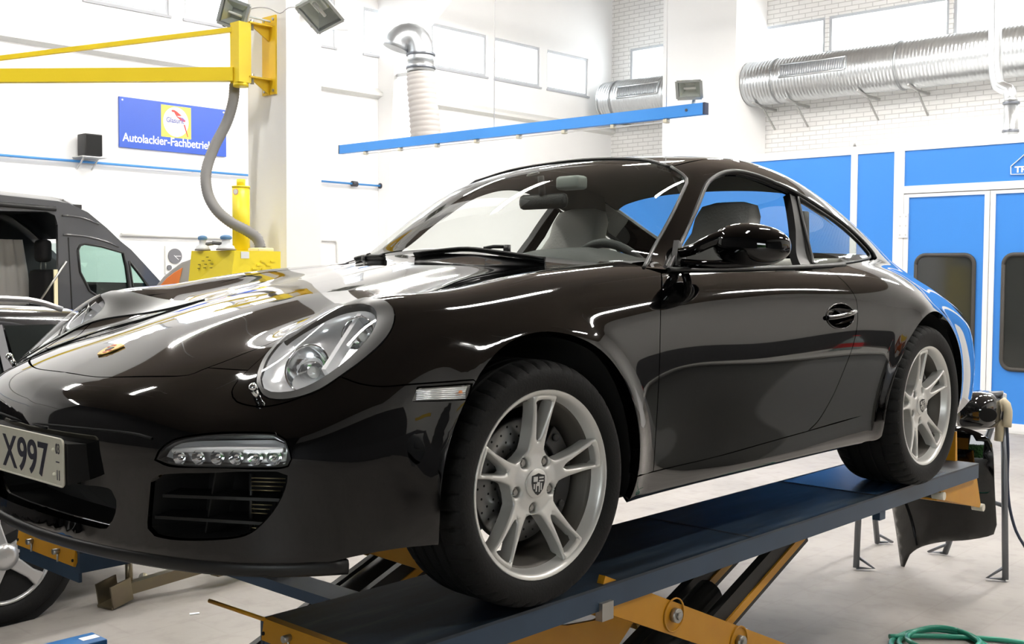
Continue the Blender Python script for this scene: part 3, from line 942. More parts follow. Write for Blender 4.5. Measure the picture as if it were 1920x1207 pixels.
    # bumper groove under the nose and lower lip
lip = Hz(np.linspace(180, 250, 30), .222); lip[0, 1] = 0
lipN = gradF(lip); lipN[:, 2] = 0; lipN /= np.linalg.norm(lipN, axis=1)[:, None]; lip[:, 2] = .213
prof = [(.000, .012), (.005, .004), (.003, -.014), (-.008, -.022), (-.05, -.020), (-.05, 0.008)]
vs = []
for p, nn in zip(np.vstack([lip, mirr(lip)[1:]]), np.vstack([lipN, mirr(lipN)[1:]])):
    for (a, z) in prof: vs.append(p + nn * a + np.array([0, 0, z]))
m_ = len(prof); k_ = 2 * len(lip) - 1
MB().add(vs, [(i * m_ + j, i * m_ + (j + 1) % m_, (i + 1) * m_ + (j + 1) % m_, (i + 1) * m_ + j) for i in range(k_ - 1) for j in range(m_)], True).build('front_lip', TRIM, CAR, True)
gro = crom(T((20, 788), (120, 799), (240, 811), (285, 822)), .02)
gro[0, 1] = max(gro[0, 1], 0)
for sgn in (1, -1):
    MB().tube((gro + gradF(gro) * .0005) * [1, sgn, 1], .0032, 6).build('bumper_groove', DARK, CAR, True)
# centre intake box behind the plate
C3 = crom(c_centre, .02); push = np.array([.14, 0, 0]); n = len(C3)
loopc = np.vstack([C3, mirr(C3)[1:-1]]); n = len(loopc)
ins = loopc.copy(); ins[:, 0] += .036
vs = list(ins) + list(loopc + push)
b = MB().add(vs, [(k, (k + 1) % n, n + (k + 1) % n, n + k) for k in range(n)]); b.f.append(tuple(range(n, 2 * n))); b.sm.append(False)
ci = b.build('centre_intake', mat('intake_plastic', (.016, .016, .015), .6), CAR, True)
# ------------------------------------------------------------------ wheels of the sports car (local frame: axle along y, outer face at -y)
def plate_data(outer, holes, wf, rb, depth, step, close_back=False):
    """rounded-edge plate: 2-D outline with holes, front height wf(q), side walls going depth behind"""
    extra = []
    outer = outer if area2(outer) > 0 else outer[::-1]
    q, t, loops = tri2(outer, holes, step, (rb * .12, rb * .42, rb * 1.0))
    # refine close to the edges so that they can be rounded
    d = dist_poly(q, outer)
    for h in holes: d = np.minimum(d, dist_poly(q, h))
    dd = np.clip(d, 0, rb); drop = rb - np.sqrt(np.maximum(rb * rb - (rb - dd) ** 2, 0))
    w = wf(q) - drop
    vs = [(a, b, c) for (a, b), c in zip(q, w)]; fs = [tuple(f) for f in t]
    for L in loops:
        o = len(vs); k = len(L)
        for i in L: vs.append(vs[i])
        for i in L: vs.append((vs[i][0], vs[i][1], wf(q[i:i + 1])[0] - depth))
        fs += [(o + (j + 1) % k, o + j, o + k + j, o + k + (j + 1) % k) for j in range(k)]
    return np.array(vs), fs


def rimface():
    pts = []; holes = []
    for k in range(5):
        th = pi / 2 + k * 2 * pi / 5; ca, sa = cos(th), sin(th)
        rot = lambda u, v: (v * ca - u * -sa * -1 * -1, v * sa + u * -ca * -1 * -1) if False else (v * ca + u * sa, v * sa - u * ca)
        side = crom([(.029, .086), (.0275, .105), (.029, .14), (.034, .185), (.043, .2275)], .007)
        end = [(a * .2315, sqrt(1 - a * a) * .2315) for a in np.linspace(.18, -.18, 9)]
        run = [tuple(p) for p in side] + end + [(-p[0], p[1]) for p in side[::-1]]
        for (u, v) in run: pts.append(rot(u, v))
        for a in np.linspace(th + .36, th + 2 * pi / 5 - .36, 8)[1:-1]:
            rr = .0865 - .004 * sin((a - th - .36) / (2 * pi / 5 - .72) * pi); pts.append((rr * cos(a), rr * sin(a)))
        tri = crom([(.0, .108), (.007, .116), (.0135, .14), (.021, .175), (.0295, .2115)], .007)
        top = [(a * .2165, sqrt(1 - a * a) * .2165) for a in np.linspace(.138, -.138, 7)]
        hp = [tuple(p) for p in tri] + top[1:-1] + [(-p[0], p[1]) for p in tri[::-1][:-1]]
        holes.append(np.array([rot(u, v) for u, v in hp]))
        al = th + pi / 5
        holes.append(np.array([(.065 * cos(al) + .0145 * cos(b), .065 * sin(al) + .0145 * sin(b)) for b in np.linspace(0, 2 * pi, 14, endpoint=False)]))
    P = np.array(pts)
    keep = [0]
    for i in range(1, len(P)):
        if np.linalg.norm(P[i] - P[keep[-1]]) > .0015: keep.append(i)

    def wf(q):
        r = np.hypot(q[:, 0], q[:, 1])
        return np.interp(r, [0, .04, .075, .10, .14, .19, .225, .24], [-.030, -.030, -.034, -.028, -.019, -.010, -.005, -.005])
    return plate_data(P[keep], holes, wf, .007, .045, .0065)


RV, RF = rimface()
to_w = lambda P: np.c_[P[:, 0], -P[:, 2], P[:, 1]]


def tyre_mesh(R, Wd, off):
    """lathe with tread grooves and cut shoulders"""
    n = 264; prof = []
    sw = [(.236, .010), (.243, .002), (.250, -.004), (.262, -.009), (R - .036, -.011), (R - .022, -.007), (R - .011, .004), (R - .0045, .017), (R - .0012, .032)]
    prof += [(r, t, 's' if i < 6 else 'b') for i, (r, t) in enumerate(sw)]
    k = 4; x0, x1 = .034, Wd - .034
    for g in range(k):
        c = x0 + (x1 - x0) * (g + .5) / k; h = .0045
        prof += [(R, c - h - .001, 'c'), (R - .007, c - h, 'g'), (R - .007, c + h, 'g'), (R, c + h + .001, 'c')]
    prof += [(r, Wd - t, 's' if i < 6 else 'b') for i, (r, t) in list(enumerate(sw))[::-1]]
    vs = []; m = len(prof)
    for i in range(n):
        a = 2 * pi * i / n; cut = (i % 6) == 0
        for (r, t, kd) in prof:
            rr = r - (.006 if cut and kd == 'b' and r > R - .012 else 0)
            sl = .012 * (t / Wd - .5) if kd in 'bc' else 0
            vs.append((rr * cos(a + sl), t + off, rr * sin(a + sl)))
    fs = [(i * m + j, ((i + 1) % n) * m + j, ((i + 1) % n) * m + j + 1, i * m + j + 1) for i in range(n) for j in range(m - 1)]
    return vs, fs


def make_wheel(R, Wd, loc, flip, steer, spin):
    b = MB().add(to_w(RV), RF, True)
    b.lathe([(.219, -.034), (.2245, -.022), (.2285, -.010), (.236, .000), (.2425, .001), (.2455, -.003), (.2455, -.009), (.238, -.013), (.2345, -.022), (.226, -.034), (.219, -.034)], axis=(0, -1, 0), n=72)
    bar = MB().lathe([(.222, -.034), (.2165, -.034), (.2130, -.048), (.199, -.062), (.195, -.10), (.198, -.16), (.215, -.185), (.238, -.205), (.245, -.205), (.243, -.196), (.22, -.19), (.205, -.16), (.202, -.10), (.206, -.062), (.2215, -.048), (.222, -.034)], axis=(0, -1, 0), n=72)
    b.lathe([(.001, -.04), (.038, -.04), (.038, -.026), (.034, -.0235), (.015, -.0215), (.001, -.021)], axis=(0, -1, 0), n=32)
    w = b.build('wheel', ALLOY, CAR, True, fix=False)
    bar.build('rim_barrel', mat('dusty_shaded_alloy', (.085, .078, .068), .5, metal=.4), w, True, fix=False)  # colour holds brake dust and also the shade inside the rim
    md = w.modifiers.new('es', 'EDGE_SPLIT'); md.split_angle = radians(48)
    vs, fs = tyre_mesh(R, Wd, 0.0)
    me = bpy.data.meshes.new('tyre'); me.from_pydata(vs, [], fs); me.polygons.foreach_set('use_smooth', [True] * len(me.polygons))
    t = put('tyre', me, RUBBER, w, True); t.modifiers.new('es', 'EDGE_SPLIT').split_angle = radians(35)
    MB().lathe([(.075, .085), (.160, .085), (.162, .09), (.162, .108), (.075, .108), (.075, .085)], axis=(0, 1, 0), n=64).build('brake_disc', mat('brake_steel', (.26, .26, .26), .35, metal=.8), w, True)  # steel tone lowered for the shade behind the spokes
    MB().lathe([(.001, .072), (.080, .074), (.088, .080), (.090, .11)], axis=(0, 1, 0), n=40).build('disc_bell', TRIM, w, True)
    b = MB()
    for i in range(30):
        for r_ in ((.093, .118, .143) if i % 2 else (.105, .131, .153)):
            a = 2 * pi * (i + r_ * 9) / 30; c = (r_ * cos(a), .0846, r_ * sin(a))
            b.cyl(c, (c[0], .088, c[2]), .0033, 8)
    tag(b.build('disc_holes', DARK, w, True), kind='stuff')
    for k in range(5):
        a = pi / 2 + pi / 5 + k * 2 * pi / 5; c = (.065 * cos(a), 0, .065 * sin(a))
        MB().cyl((c[0], .060, c[2]), (c[0], .044, c[2]), .0105, 12).cyl((c[0], .044, c[2]), (c[0], .040, c[2]), .008, 6).build('wheel_bolt', mat('bolt_steel', (.38, .37, .34), .35, metal=.9), w, True)
    # crest on the hub cap
    K = 1.42
    sh = [(-.016, .015), (-.008, .0165), (0, .019), (.008, .0165), (.016, .015), (.0165, .002), (.013, -.010), (.006, -.018), (0, -.021), (-.006, -.018), (-.013, -.010), (-.0165, .002)]
    cr = MB().prism([(x * K, .0222, z * K) for x, z in sh], (0, -.0012, 0)).build('cap_crest', mat('crest_dark', (.05, .05, .05), .4, metal=.6), w, True)
    b = MB()
    for (x0, x1, z0, z1) in ((-.013, -.002, .004, .013), (.0015, .004, -.015, .001), (.0065, .009, -.012, .001), (.0015, .013, .004, .0065), (.0015, .013, .0095, .0125), (-.004, .004, -.004, .003), (-.012, -.009, -.009, 0), (-.0065, -.0035, -.014, 0)):
        b.box((x0 * K, .0204, z0 * K), (x1 * K, .0214, z1 * K))
    tag(b.build('crest_relief', ALLOY, w, True), kind='stuff')
    # caliper
    b = MB(); arc_ = np.linspace(radians(-38), radians(52), 12)
    outl = [(.172 * cos(a), .172 * sin(a)) for a in arc_] + [(.118 * cos(a), .118 * sin(a)) for a in arc_[::-1]]
    b.prism([(x, .066, z) for x, z in outl], (0, .055, 0))
    for a in (radians(-30), radians(6), radians(44)):
        b.cyl((.15 * cos(a), .066, .15 * sin(a)), (.15 * cos(a), .058, .15 * sin(a)), .011, 10)
    cl = b.build('brake_caliper', mat('caliper_black', (.022, .022, .022), .4), w, True, bevel=.004)
    if spin:   # the caliper stays put while the wheel turns
        cl.rotation_euler = (0, spin, 0)
    w.location = loc
    w.rotation_euler = (0, -spin, (pi if flip else 0) + steer)
    return w


def place(loc, R, Wd, flip, steer, spin):
    return make_wheel(R, Wd, loc, flip, steer, spin)


wheel_fl = place((0, -.857, .318), .3185, .235, False, -.05, radians(-3))
wheel_rl = place((2.35, -.887, .328), .3285, .265, False, 0, radians(8))


def twin(src, loc, steer):
    c = copy_tree(src, CAR); c.location = loc; c.rotation_euler = (0, src.rotation_euler[1], pi + steer); return c


twin(wheel_fl, (0, .857, .318), -.05)
twin(wheel_rl, (2.35, .887, .328), 0)

# wheel housings
for (cx, cz, R), yo in ((WF, .84), (WR, .86)):
    for sg in (-1, 1):
        b = MB(); A = np.linspace(radians(-14), radians(194), 22)
        rows = [(yo, R + .006), (yo - .10, R + .012), (.50, R + .012)]
        vs = [(cx + r * cos(a), sg * y, cz + r * sin(a)) for y, r in rows for a in A]; n = len(A)
        b.add(vs, [(i * n + k, i * n + k + 1, (i + 1) * n + k + 1, (i + 1) * n + k) for i in range(2) for k in range(n - 1)], True)
        b.add([(cx + r * cos(a), sg * .50, cz + r * sin(a)) for r in (R + .012, .05) for a in A], [(k, k + 1, n + k + 1, n + k) for k in range(n - 1)])
        b.build('wheel_housing', DARK, CAR, True)
# ------------------------------------------------------------------ cabin, mirrors, badges
CABIN = mat('cabin_plastic', (.030, .031, .030), .6, bump=(200, .2))
LINER = mat('headliner', (.075, .072, .066), .9)
b = MB().box((.35, -.74, .20), (2.95, .74, .235))
b.build('floor_pan', DARK, CAR, True)
MB().box((-.55, -.46, .215), (.42, .46, .26)).build('underbody', DARK, CAR, True)
MB().box((2.75, -.46, .24), (3.2, .46, .30)).build('engine_tray', DARK, CAR, True)
for sg in (-1, 1):
    MB().box((.62, sg * .70, .22), (1.70, sg * .735, .855)).build('door_lining', CABIN, CAR, True)
    MB().box((1.70, sg * .66, .22), (2.2, sg * .70, .86)).build('rear_lining', CABIN, CAR, True)
# headliner: the roof shell, a hand's breadth inside
vs, fs, ns = skin_data(loop(ws_t * [1, .98, 1], mirr(roof_half[0])[::-1], rw_t[::-1], roof_half[0][::-1]), (0, 0, 1), step=.06, off=-.022, gap=.0, skirt=0)
mesh_from('headliner', vs, fs, LINER, CAR, True, ns)
for sg in (1, -1):   # lining of the side frames above the windows
    top = crom(c_dlo_top[2:12], .05); q = U((1.13, -.45), (1.3, -.455), (1.5, -.46), (1.7, -.465), (1.95, -.48)); k = len(top); q = q[np.linspace(0, 4, k).round().astype(int)]
    a_ = top + [0, .035, -.012]; vs = [p * [1, sg, 1] for p in a_] + [p * [1, sg, 1] for p in q - [0, 0, .024]]
    MB().add(vs, [(i, i + 1, k + i + 1, k + i) for i in range(k - 1)], True).build('side_lining', LINER, CAR, True)
# dashboard
prof = [(.44, .86), (.60, .905), (.74, .915), (.86, .895), (.90, .84), (.88, .74), (.84, .60), (.84, .30), (.50, .30)]
ys = np.linspace(-.70, .70, 15); vs = []
for y in ys:
    hump = .03 * math.exp(-((y + .36) / .17) ** 4); e = max(0, abs(y) - .55) * .45
    vs += [(x + (0.0 if x < .6 else -e * .3), y, z + (hump if .58 < x < .9 and z > .8 else 0) - e * .2) for x, z in prof]
m_ = len(prof)
dash = MB().add(vs, [(i * m_ + j, i * m_ + (j + 1) % m_, (i + 1) * m_ + (j + 1) % m_, (i + 1) * m_ + j) for i in range(14) for j in range(m_)], True).build('dashboard', CABIN, CAR, True)
# steering wheel
sc_, sn = cos(radians(25)), sin(radians(25)); cen = Vector((.93, -.37, .80)); ax = Vector((sc_, 0, sn))
u = Vector((0, 1, 0)); v = Vector((-sn, 0, sc_))
b = MB().tube([cen + (u * cos(t) + v * sin(t)) * .178 for t in np.linspace(0, 2 * pi, 37)], .0155, 10)
sw_ = b.build('steering_wheel', CABIN, CAR, True)
b = MB()
for t in (pi * .03, pi * .97, pi * 1.5):
    b.beam(cen - ax * .01, cen + (u * cos(t) + v * sin(t)) * .17, .03, .014, up=ax)
b.build('wheel_spokes', CABIN, sw_, True)
MB().ball(cen, .065, sc=(.5, 1, .9)).cyl(cen, cen - ax * .22, .03).build('airbag_boss', CABIN, sw_, True)


def seat(y):
    """bucket seat with the headrest drawn into the backrest"""
    secs = [(.30, 1.44, .23, .06), (.45, 1.47, .245, .085), (.60, 1.50, .25, .085), (.78, 1.55, .25, .08), (.90, 1.585, .225, .075), (.97, 1.605, .165, .065), (1.02, 1.62, .135, .06), (1.08, 1.64, .135, .055), (1.125, 1.655, .115, .045), (1.14, 1.66, .06, .02)]
    n = 24; vs = []
    for z, x, w, d in secs:
        for k in range(n):
            a = 2 * pi * k / n; c_, s_ = cos(a), sin(a)
            X = x + d * np.sign(c_) * abs(c_) ** .6; Y = w * np.sign(s_) * abs(s_) ** .5
            if c_ < 0 and z < .95: X -= .035 * (abs(Y) / w) ** 3          # side bolsters
            vs.append((X, y + Y, z))
    m = len(secs)
    b = MB().add(vs, [(i * n + k, i * n + (k + 1) % n, (i + 1) * n + (k + 1) % n, (i + 1) * n + k) for i in range(m - 1) for k in range(n)], True)
    b.add(vs, [tuple(range(n - 1, -1, -1)), tuple(range((m - 1) * n, m * n))])
    s = b.build('seat', GREYCLOTH, CAR, True)
    MB().rbox((.95, y - .25, .30), (1.46, y + .25, .44), .05).build('seat_cushion', GREYCLOTH, s, True)
    MB().box((1.0, y - .2, .235), (1.45, y + .2, .30)).build('seat_rail', TRIM, s, True)
    return s


seat(-.37); seat(.37)
for y in (-.33, .33):
    MB().rbox((1.95, y - .24, .42), (2.25, y + .24, .56), .05).build('rear_seat_cushion', GREYCLOTH, CAR, True)
    MB().rbox((2.22, y - .24, .50), (2.36, y + .24, .93), .05).build('rear_seat_back', GREYCLOTH, CAR, True)
MB().box((2.34, -.50, .86), (2.60, .50, .88)).build('parcel_shelf', CABIN, CAR, True)
# belt loop at the door pillar
MB().tube(crom([(1.80, -.60, 1.10), (1.79, -.61, .98), (1.80, -.62, .86)], .03), .03, 8).build('belt_cover', TRIM, CAR, True)
# inside mirror and sensor box
mi = MB().rbox((.955, -.115, 1.095), (.985, .115, 1.15), .02).build('inside_mirror', CABIN, CAR, True)
MB().tube(crom([(.965, 0, 1.145), (.96, 0, 1.185), (.955, .0, 1.215)], .02), .012, 8).build('mirror_stem', CABIN, mi, True)
MB().rbox((1.0, -.14, 1.165), (1.06, -.03, 1.215), .012).build('sensor_box', mat('pale_plastic', (.30, .33, .31), .5), CAR, True)
p = U((.985, .07)); MB().lathe([(.001, .0), (.02, 0), (.026, -.006)], p[0] - gradF(p)[0] * .012, gradF(p)[0], 20).build('rain_sensor', TRIM, CAR, True)

# door mirrors, handles
for sg in (1, -1):
    M_ = lambda *p: np.array(p) * [1, sg, 1]
    if sg == 1:      # the far mirror is off the car
        c = np.array([.872, -.935, .942]); n, m = 36, 18; vs = []
        for i in range(m + 1):
            t = pi * i / m
            for k in range(n):
                a = 2 * pi * k / n
                f = lambda s, e: np.sign(s) * abs(s) ** e
                # long axis across the car; blunt towards the rear, teardrop towards the root
                Y = cos(t); r = sin(t) ** .82
                X = f(cos(a), .9) * r * (.078 if cos(a) < 0 else .045); Z = f(sin(a), .85) * r * (.067 - .006 * Y)
                vs.append(M_(c[0] + X + .018 * Y, c[1] - Y * .118, c[2] + Z + .006 * (1 - Y)))
        b = MB().add(vs, [(i * n + k, (i + 1) * n + k, (i + 1) * n + (k + 1) % n, i * n + (k + 1) % n) for i in range(m) for k in range(n)], True)
        mr = b.build('door_mirror', PAINT, CAR, True)
        MB().tube(crom([M_(.800, -.715, .925), M_(.79, -.775, .934), M_(.805, -.83, .960), M_(.84, -.90, .985)], .012), [.018, .018, .021, .022], 12).build('mirror_arm', PAINT, mr, True)
        MB().tube(crom([M_(.79, -.735, .893), M_(.80, -.80, .889), M_(.83, -.87, .889), M_(.86, -.95, .893)], .02), .014, 10).build('mirror_foot', PAINT, mr, True)
        MB().prism([M_(.745, -.742, .885), M_(.825, -.735, .885), M_(.830, -.705, .955), M_(.805, -.712, .965)], M_(0, .02, 0)).build('mirror_base', TRIM, mr, True)
        gl = [M_(c[0] + .040 + .004 * cos(a), c[1] - .098 * cos(a), c[2] + .052 * sin(a)) for a in np.linspace(0, 2 * pi, 24, endpoint=False)]
        MB().prism(gl, (.006, 0, 0)).build('mirror_glass', mat('mirror_silver', (.9, .9, .9), .02, metal=1.0), mr, True)
    # handle: dished recess with a grip across it
    E = crom(np.vstack([ell, ell[:1]]), .01)[:-1]; ce = E.mean(0); n = len(E); N = np.array([0, 1.0, -.1])
    rows = [(1.0, .0), (.98, .006), (.85, .022), (.55, .032), (.0, .034)]
    vs = [(ce + (p - ce) * f + N * d) * [1, sg, 1] for f, d in rows for p in E]
    dsh = MB().add(vs, [(i * n + k, i * n + (k + 1) % n, (i + 1) * n + (k + 1) % n, (i + 1) * n + k) for i in range(4) for k in range(n)], True).build('handle_recess', PAINT, CAR, True)
    strip_ = (E - N * .001) * [1, sg, 1]
    MB().tube(list(strip_) + [strip_[0]], .0025, 6).build('recess_rim', PAINT, dsh, True)
    g = T((1549, 596), (1562, 594.5), (1578, 591), (1592, 587), (1602, 584)); g = g - N * [[.004], [.012], [.017], [.014], [.004]]
    gc = crom(g, .008) * [1, sg, 1]
    MB().tube(gc, [.0085] * len(gc), 12).build('door_handle', PAINT, dsh, True)

# badge on the hood
e = U((-.727, 0))[0]; N = gradF(e[None])[0]; tx = np.array([0, 1.0, 0]); tz = np.cross(tx, N); tz = tz / np.linalg.norm(tz); tz = tz if tz[2] > 0 else -tz
sh = [(-.026, .030), (-.013, .033), (0, .037), (.013, .033), (.026, .030), (.027, .006), (.022, -.014), (.011, -.029), (0, -.035), (-.011, -.029), (-.022, -.014), (-.027, .006)]
bd = MB().prism([e + tx * a + tz * b_ + N * .0005 for a, b_ in sh], N * .0045).build('hood_badge', mat('badge_gold', (.72, .46, .14), .3, metal=.7), CAR, True, bevel=.0015)
b = MB()
for (x0, x1, z0, z1) in ((.003, .022, .018, .024), (.003, .023, .006, .012), (-.022, -.003, -.010, -.004), (-.017, -.003, -.022, -.016)):
    b.prism([e + tx * p_ + tz * q_ + N * .005 for p_, q_ in ((x0, z0), (x1, z0), (x1, z1), (x0, z1))], N * .0008)
b.build('badge_stripe', mat('badge_red', (.45, .02, .015), .3), bd, True)
b = MB().prism([e + tx * a + tz * b_ + N * .005 for a, b_ in [(-.009, .010), (.0, .012), (.009, .010), (.008, -.006), (0, -.012), (-.008, -.006)]], N * .0012)
b.build('badge_shield', mat('badge_dark', (.02, .02, .02), .3), bd, True)


def text_mesh(name, txt, size, origin, ex, ey, m, parent, depth=.001, align='LEFT', sx=1.0, local=True, bold=0.0):
    """flat lettering lying in the plane origin + a ex + b ey"""
    cu = bpy.data.curves.new(name, 'FONT'); cu.body = txt; cu.size = size; cu.extrude = depth; cu.align_x = align; cu.offset = bold
    tmp = bpy.data.objects.new(name, cu); COL.objects.link(tmp)
    dg = bpy.context.evaluated_depsgraph_get(); me = bpy.data.meshes.new_from_object(tmp.evaluated_get(dg))
    bpy.data.objects.remove(tmp); bpy.data.curves.remove(cu)
    ex, ey, o = Vector(ex).normalized(), Vector(ey).normalized(), Vector(origin); ez = ex.cross(ey)
    for v in me.vertices:
        v.co = o + ex * v.co.x * sx + ey * v.co.y + ez * v.co.z
    me.name = name
    return put(name, me, m, parent, local)


# number plate
PW = mat('plate_white', (.62, .60, .50), .45, noise=(60, .5, (.66, .63, .52)))
PB = mat('plate_black', (.02, .02, .035), .5)
pc = on(121, 914, 'x', -.972) - np.array([0, 0, H]); y1 = pc[1]; z0 = pc[2]; y0 = y1 + .52
tilt = Vector((-.015, 0, 1)).normalized()
O = Vector((-.972, y0, z0))
b = MB(); x_ = Vector((0, -1, 0))
rr = .012; outl = []
for (cx, cy, a0) in ((rr, rr, pi), (.52 - rr, rr, 1.5 * pi), (.52 - rr, .11 - rr, 0), (rr, .11 - rr, .5 * pi)):
    outl += [(cx + rr * cos(a0 + t), cy + rr * sin(a0 + t)) for t in np.linspace(0, pi / 2, 5)]
nrm = x_.cross(tilt)
bow = lambda u: .03 * (2 * u / .52 - 1) ** 2
b.prism([O + x_ * u_ + tilt * v_ for u_, v_ in outl], -nrm * .0025)
pl = b.build('number_plate', PW, CAR, True)
MB().tube([O + x_ * u_ + tilt * v_ + nrm * .001 for u_, v_ in outl + outl[:1]], .0022, 6).build('plate_rim', PW, pl, True)
text_mesh('plate_letters', 'X', .112, O + x_ * .196 + tilt * .0145 + nrm * .0004, x_, tilt, PB, pl, .0008, sx=.95, bold=.0010)
text_mesh('plate_numbers', '997', .112, O + x_ * .276 + tilt * .0145 + nrm * .0004, x_, tilt, PB, pl, .0008, sx=.98, bold=.0016)
text_mesh('season_month', '03', .034, O + x_ * .4800 + tilt * .074 + nrm * .0004, x_, tilt, PB, pl, .0006, sx=.62)
text_mesh('season_month', '11', .034, O + x_ * .4810 + tilt * .013 + nrm * .0004, x_, tilt, PB, pl, .0006, sx=.62)
MB().prism([O + x_ * u_ + tilt * v_ + nrm * .0004 for u_, v_ in ((.4815, .0535), (.4985, .0535), (.4985, .0565), (.4815, .0565))], nrm * .0006).build('season_bar', PB, pl, True)
for (u_, v_) in ((.472, .082), (.474, .025)):
    MB().ball(O + x_ * u_ + tilt * v_ + nrm * .001, .005, 10, 6).build('plate_screw', mat('screw_white', (.85, .85, .70), .4), pl, True)
MB().prism([(-.968, y1 - .010, z0 + .006), (-.9685, y1 - .010, z0 + .100), (-.915, y1 - .010, z0 + .095), (-.915, y1 - .010, z0 + .012)], (0, .54, 0)).build('plate_carrier', TRIM, CAR, True)
# ------------------------------------------------------------------ scissor lift under the car
def worn_deck():
    m = mat('deck_blue', (.055, .105, .175), .42)
    nt = m.node_tree; b = nt.nodes['Principled BSDF']; L = nt.links.new
    tc = nt.nodes.new('ShaderNodeTexCoord'); mp = nt.nodes.new('ShaderNodeMapping'); mp.inputs['Scale'].default_value = (1.2, 7, 1)
    n = nt.nodes.new('ShaderNodeTexNoise'); n.inputs['Scale'].default_value = 2.2; n.inputs['Detail'].default_value = 9; n.inputs['Roughness'].default_value = .65
    r = nt.nodes.new('ShaderNodeValToRGB'); e = r.color_ramp.elements
    e[0].position = .38; e[0].color = (.008, .012, .017, 1); e[1].position = .56; e[1].color = (.016, .030, .050, 1)
    e2 = e.new(.66); e2.color = (.045, .058, .065, 1); e3 = e.new(.76); e3.color = (.10, .098, .088, 1)
    L(tc.outputs['Object'], mp.inputs['Vector']); L(mp.outputs[0], n.inputs['Vector']); L(n.outputs['Fac'], r.inputs['Fac']); L(r.outputs['Color'], b.inputs['Base Color'])
    return m


DECK = worn_deck()
LBLUE = mat('lift_blue', (.026, .055, .098), .38, noise=(6, .6, (.018, .040, .072)))
SAFETY = mat('lift_yellow', (.56, .27, .012), .45, noise=(8, .7, (.46, .20, .008)))
STEEL = mat('dull_steel', (.42, .41, .38), .38, metal=.9)
DARKST = mat('dark_steel', (.022, .021, .019), .55, noise=(9, .7, (.012, .012, .011)))
LIFT = thing('scissor_lift', 'low blue scissor lift with yellow arms carrying the black coupe', 'lift', (1.2, 0, 0))
X0, X1 = -.548, 3.06


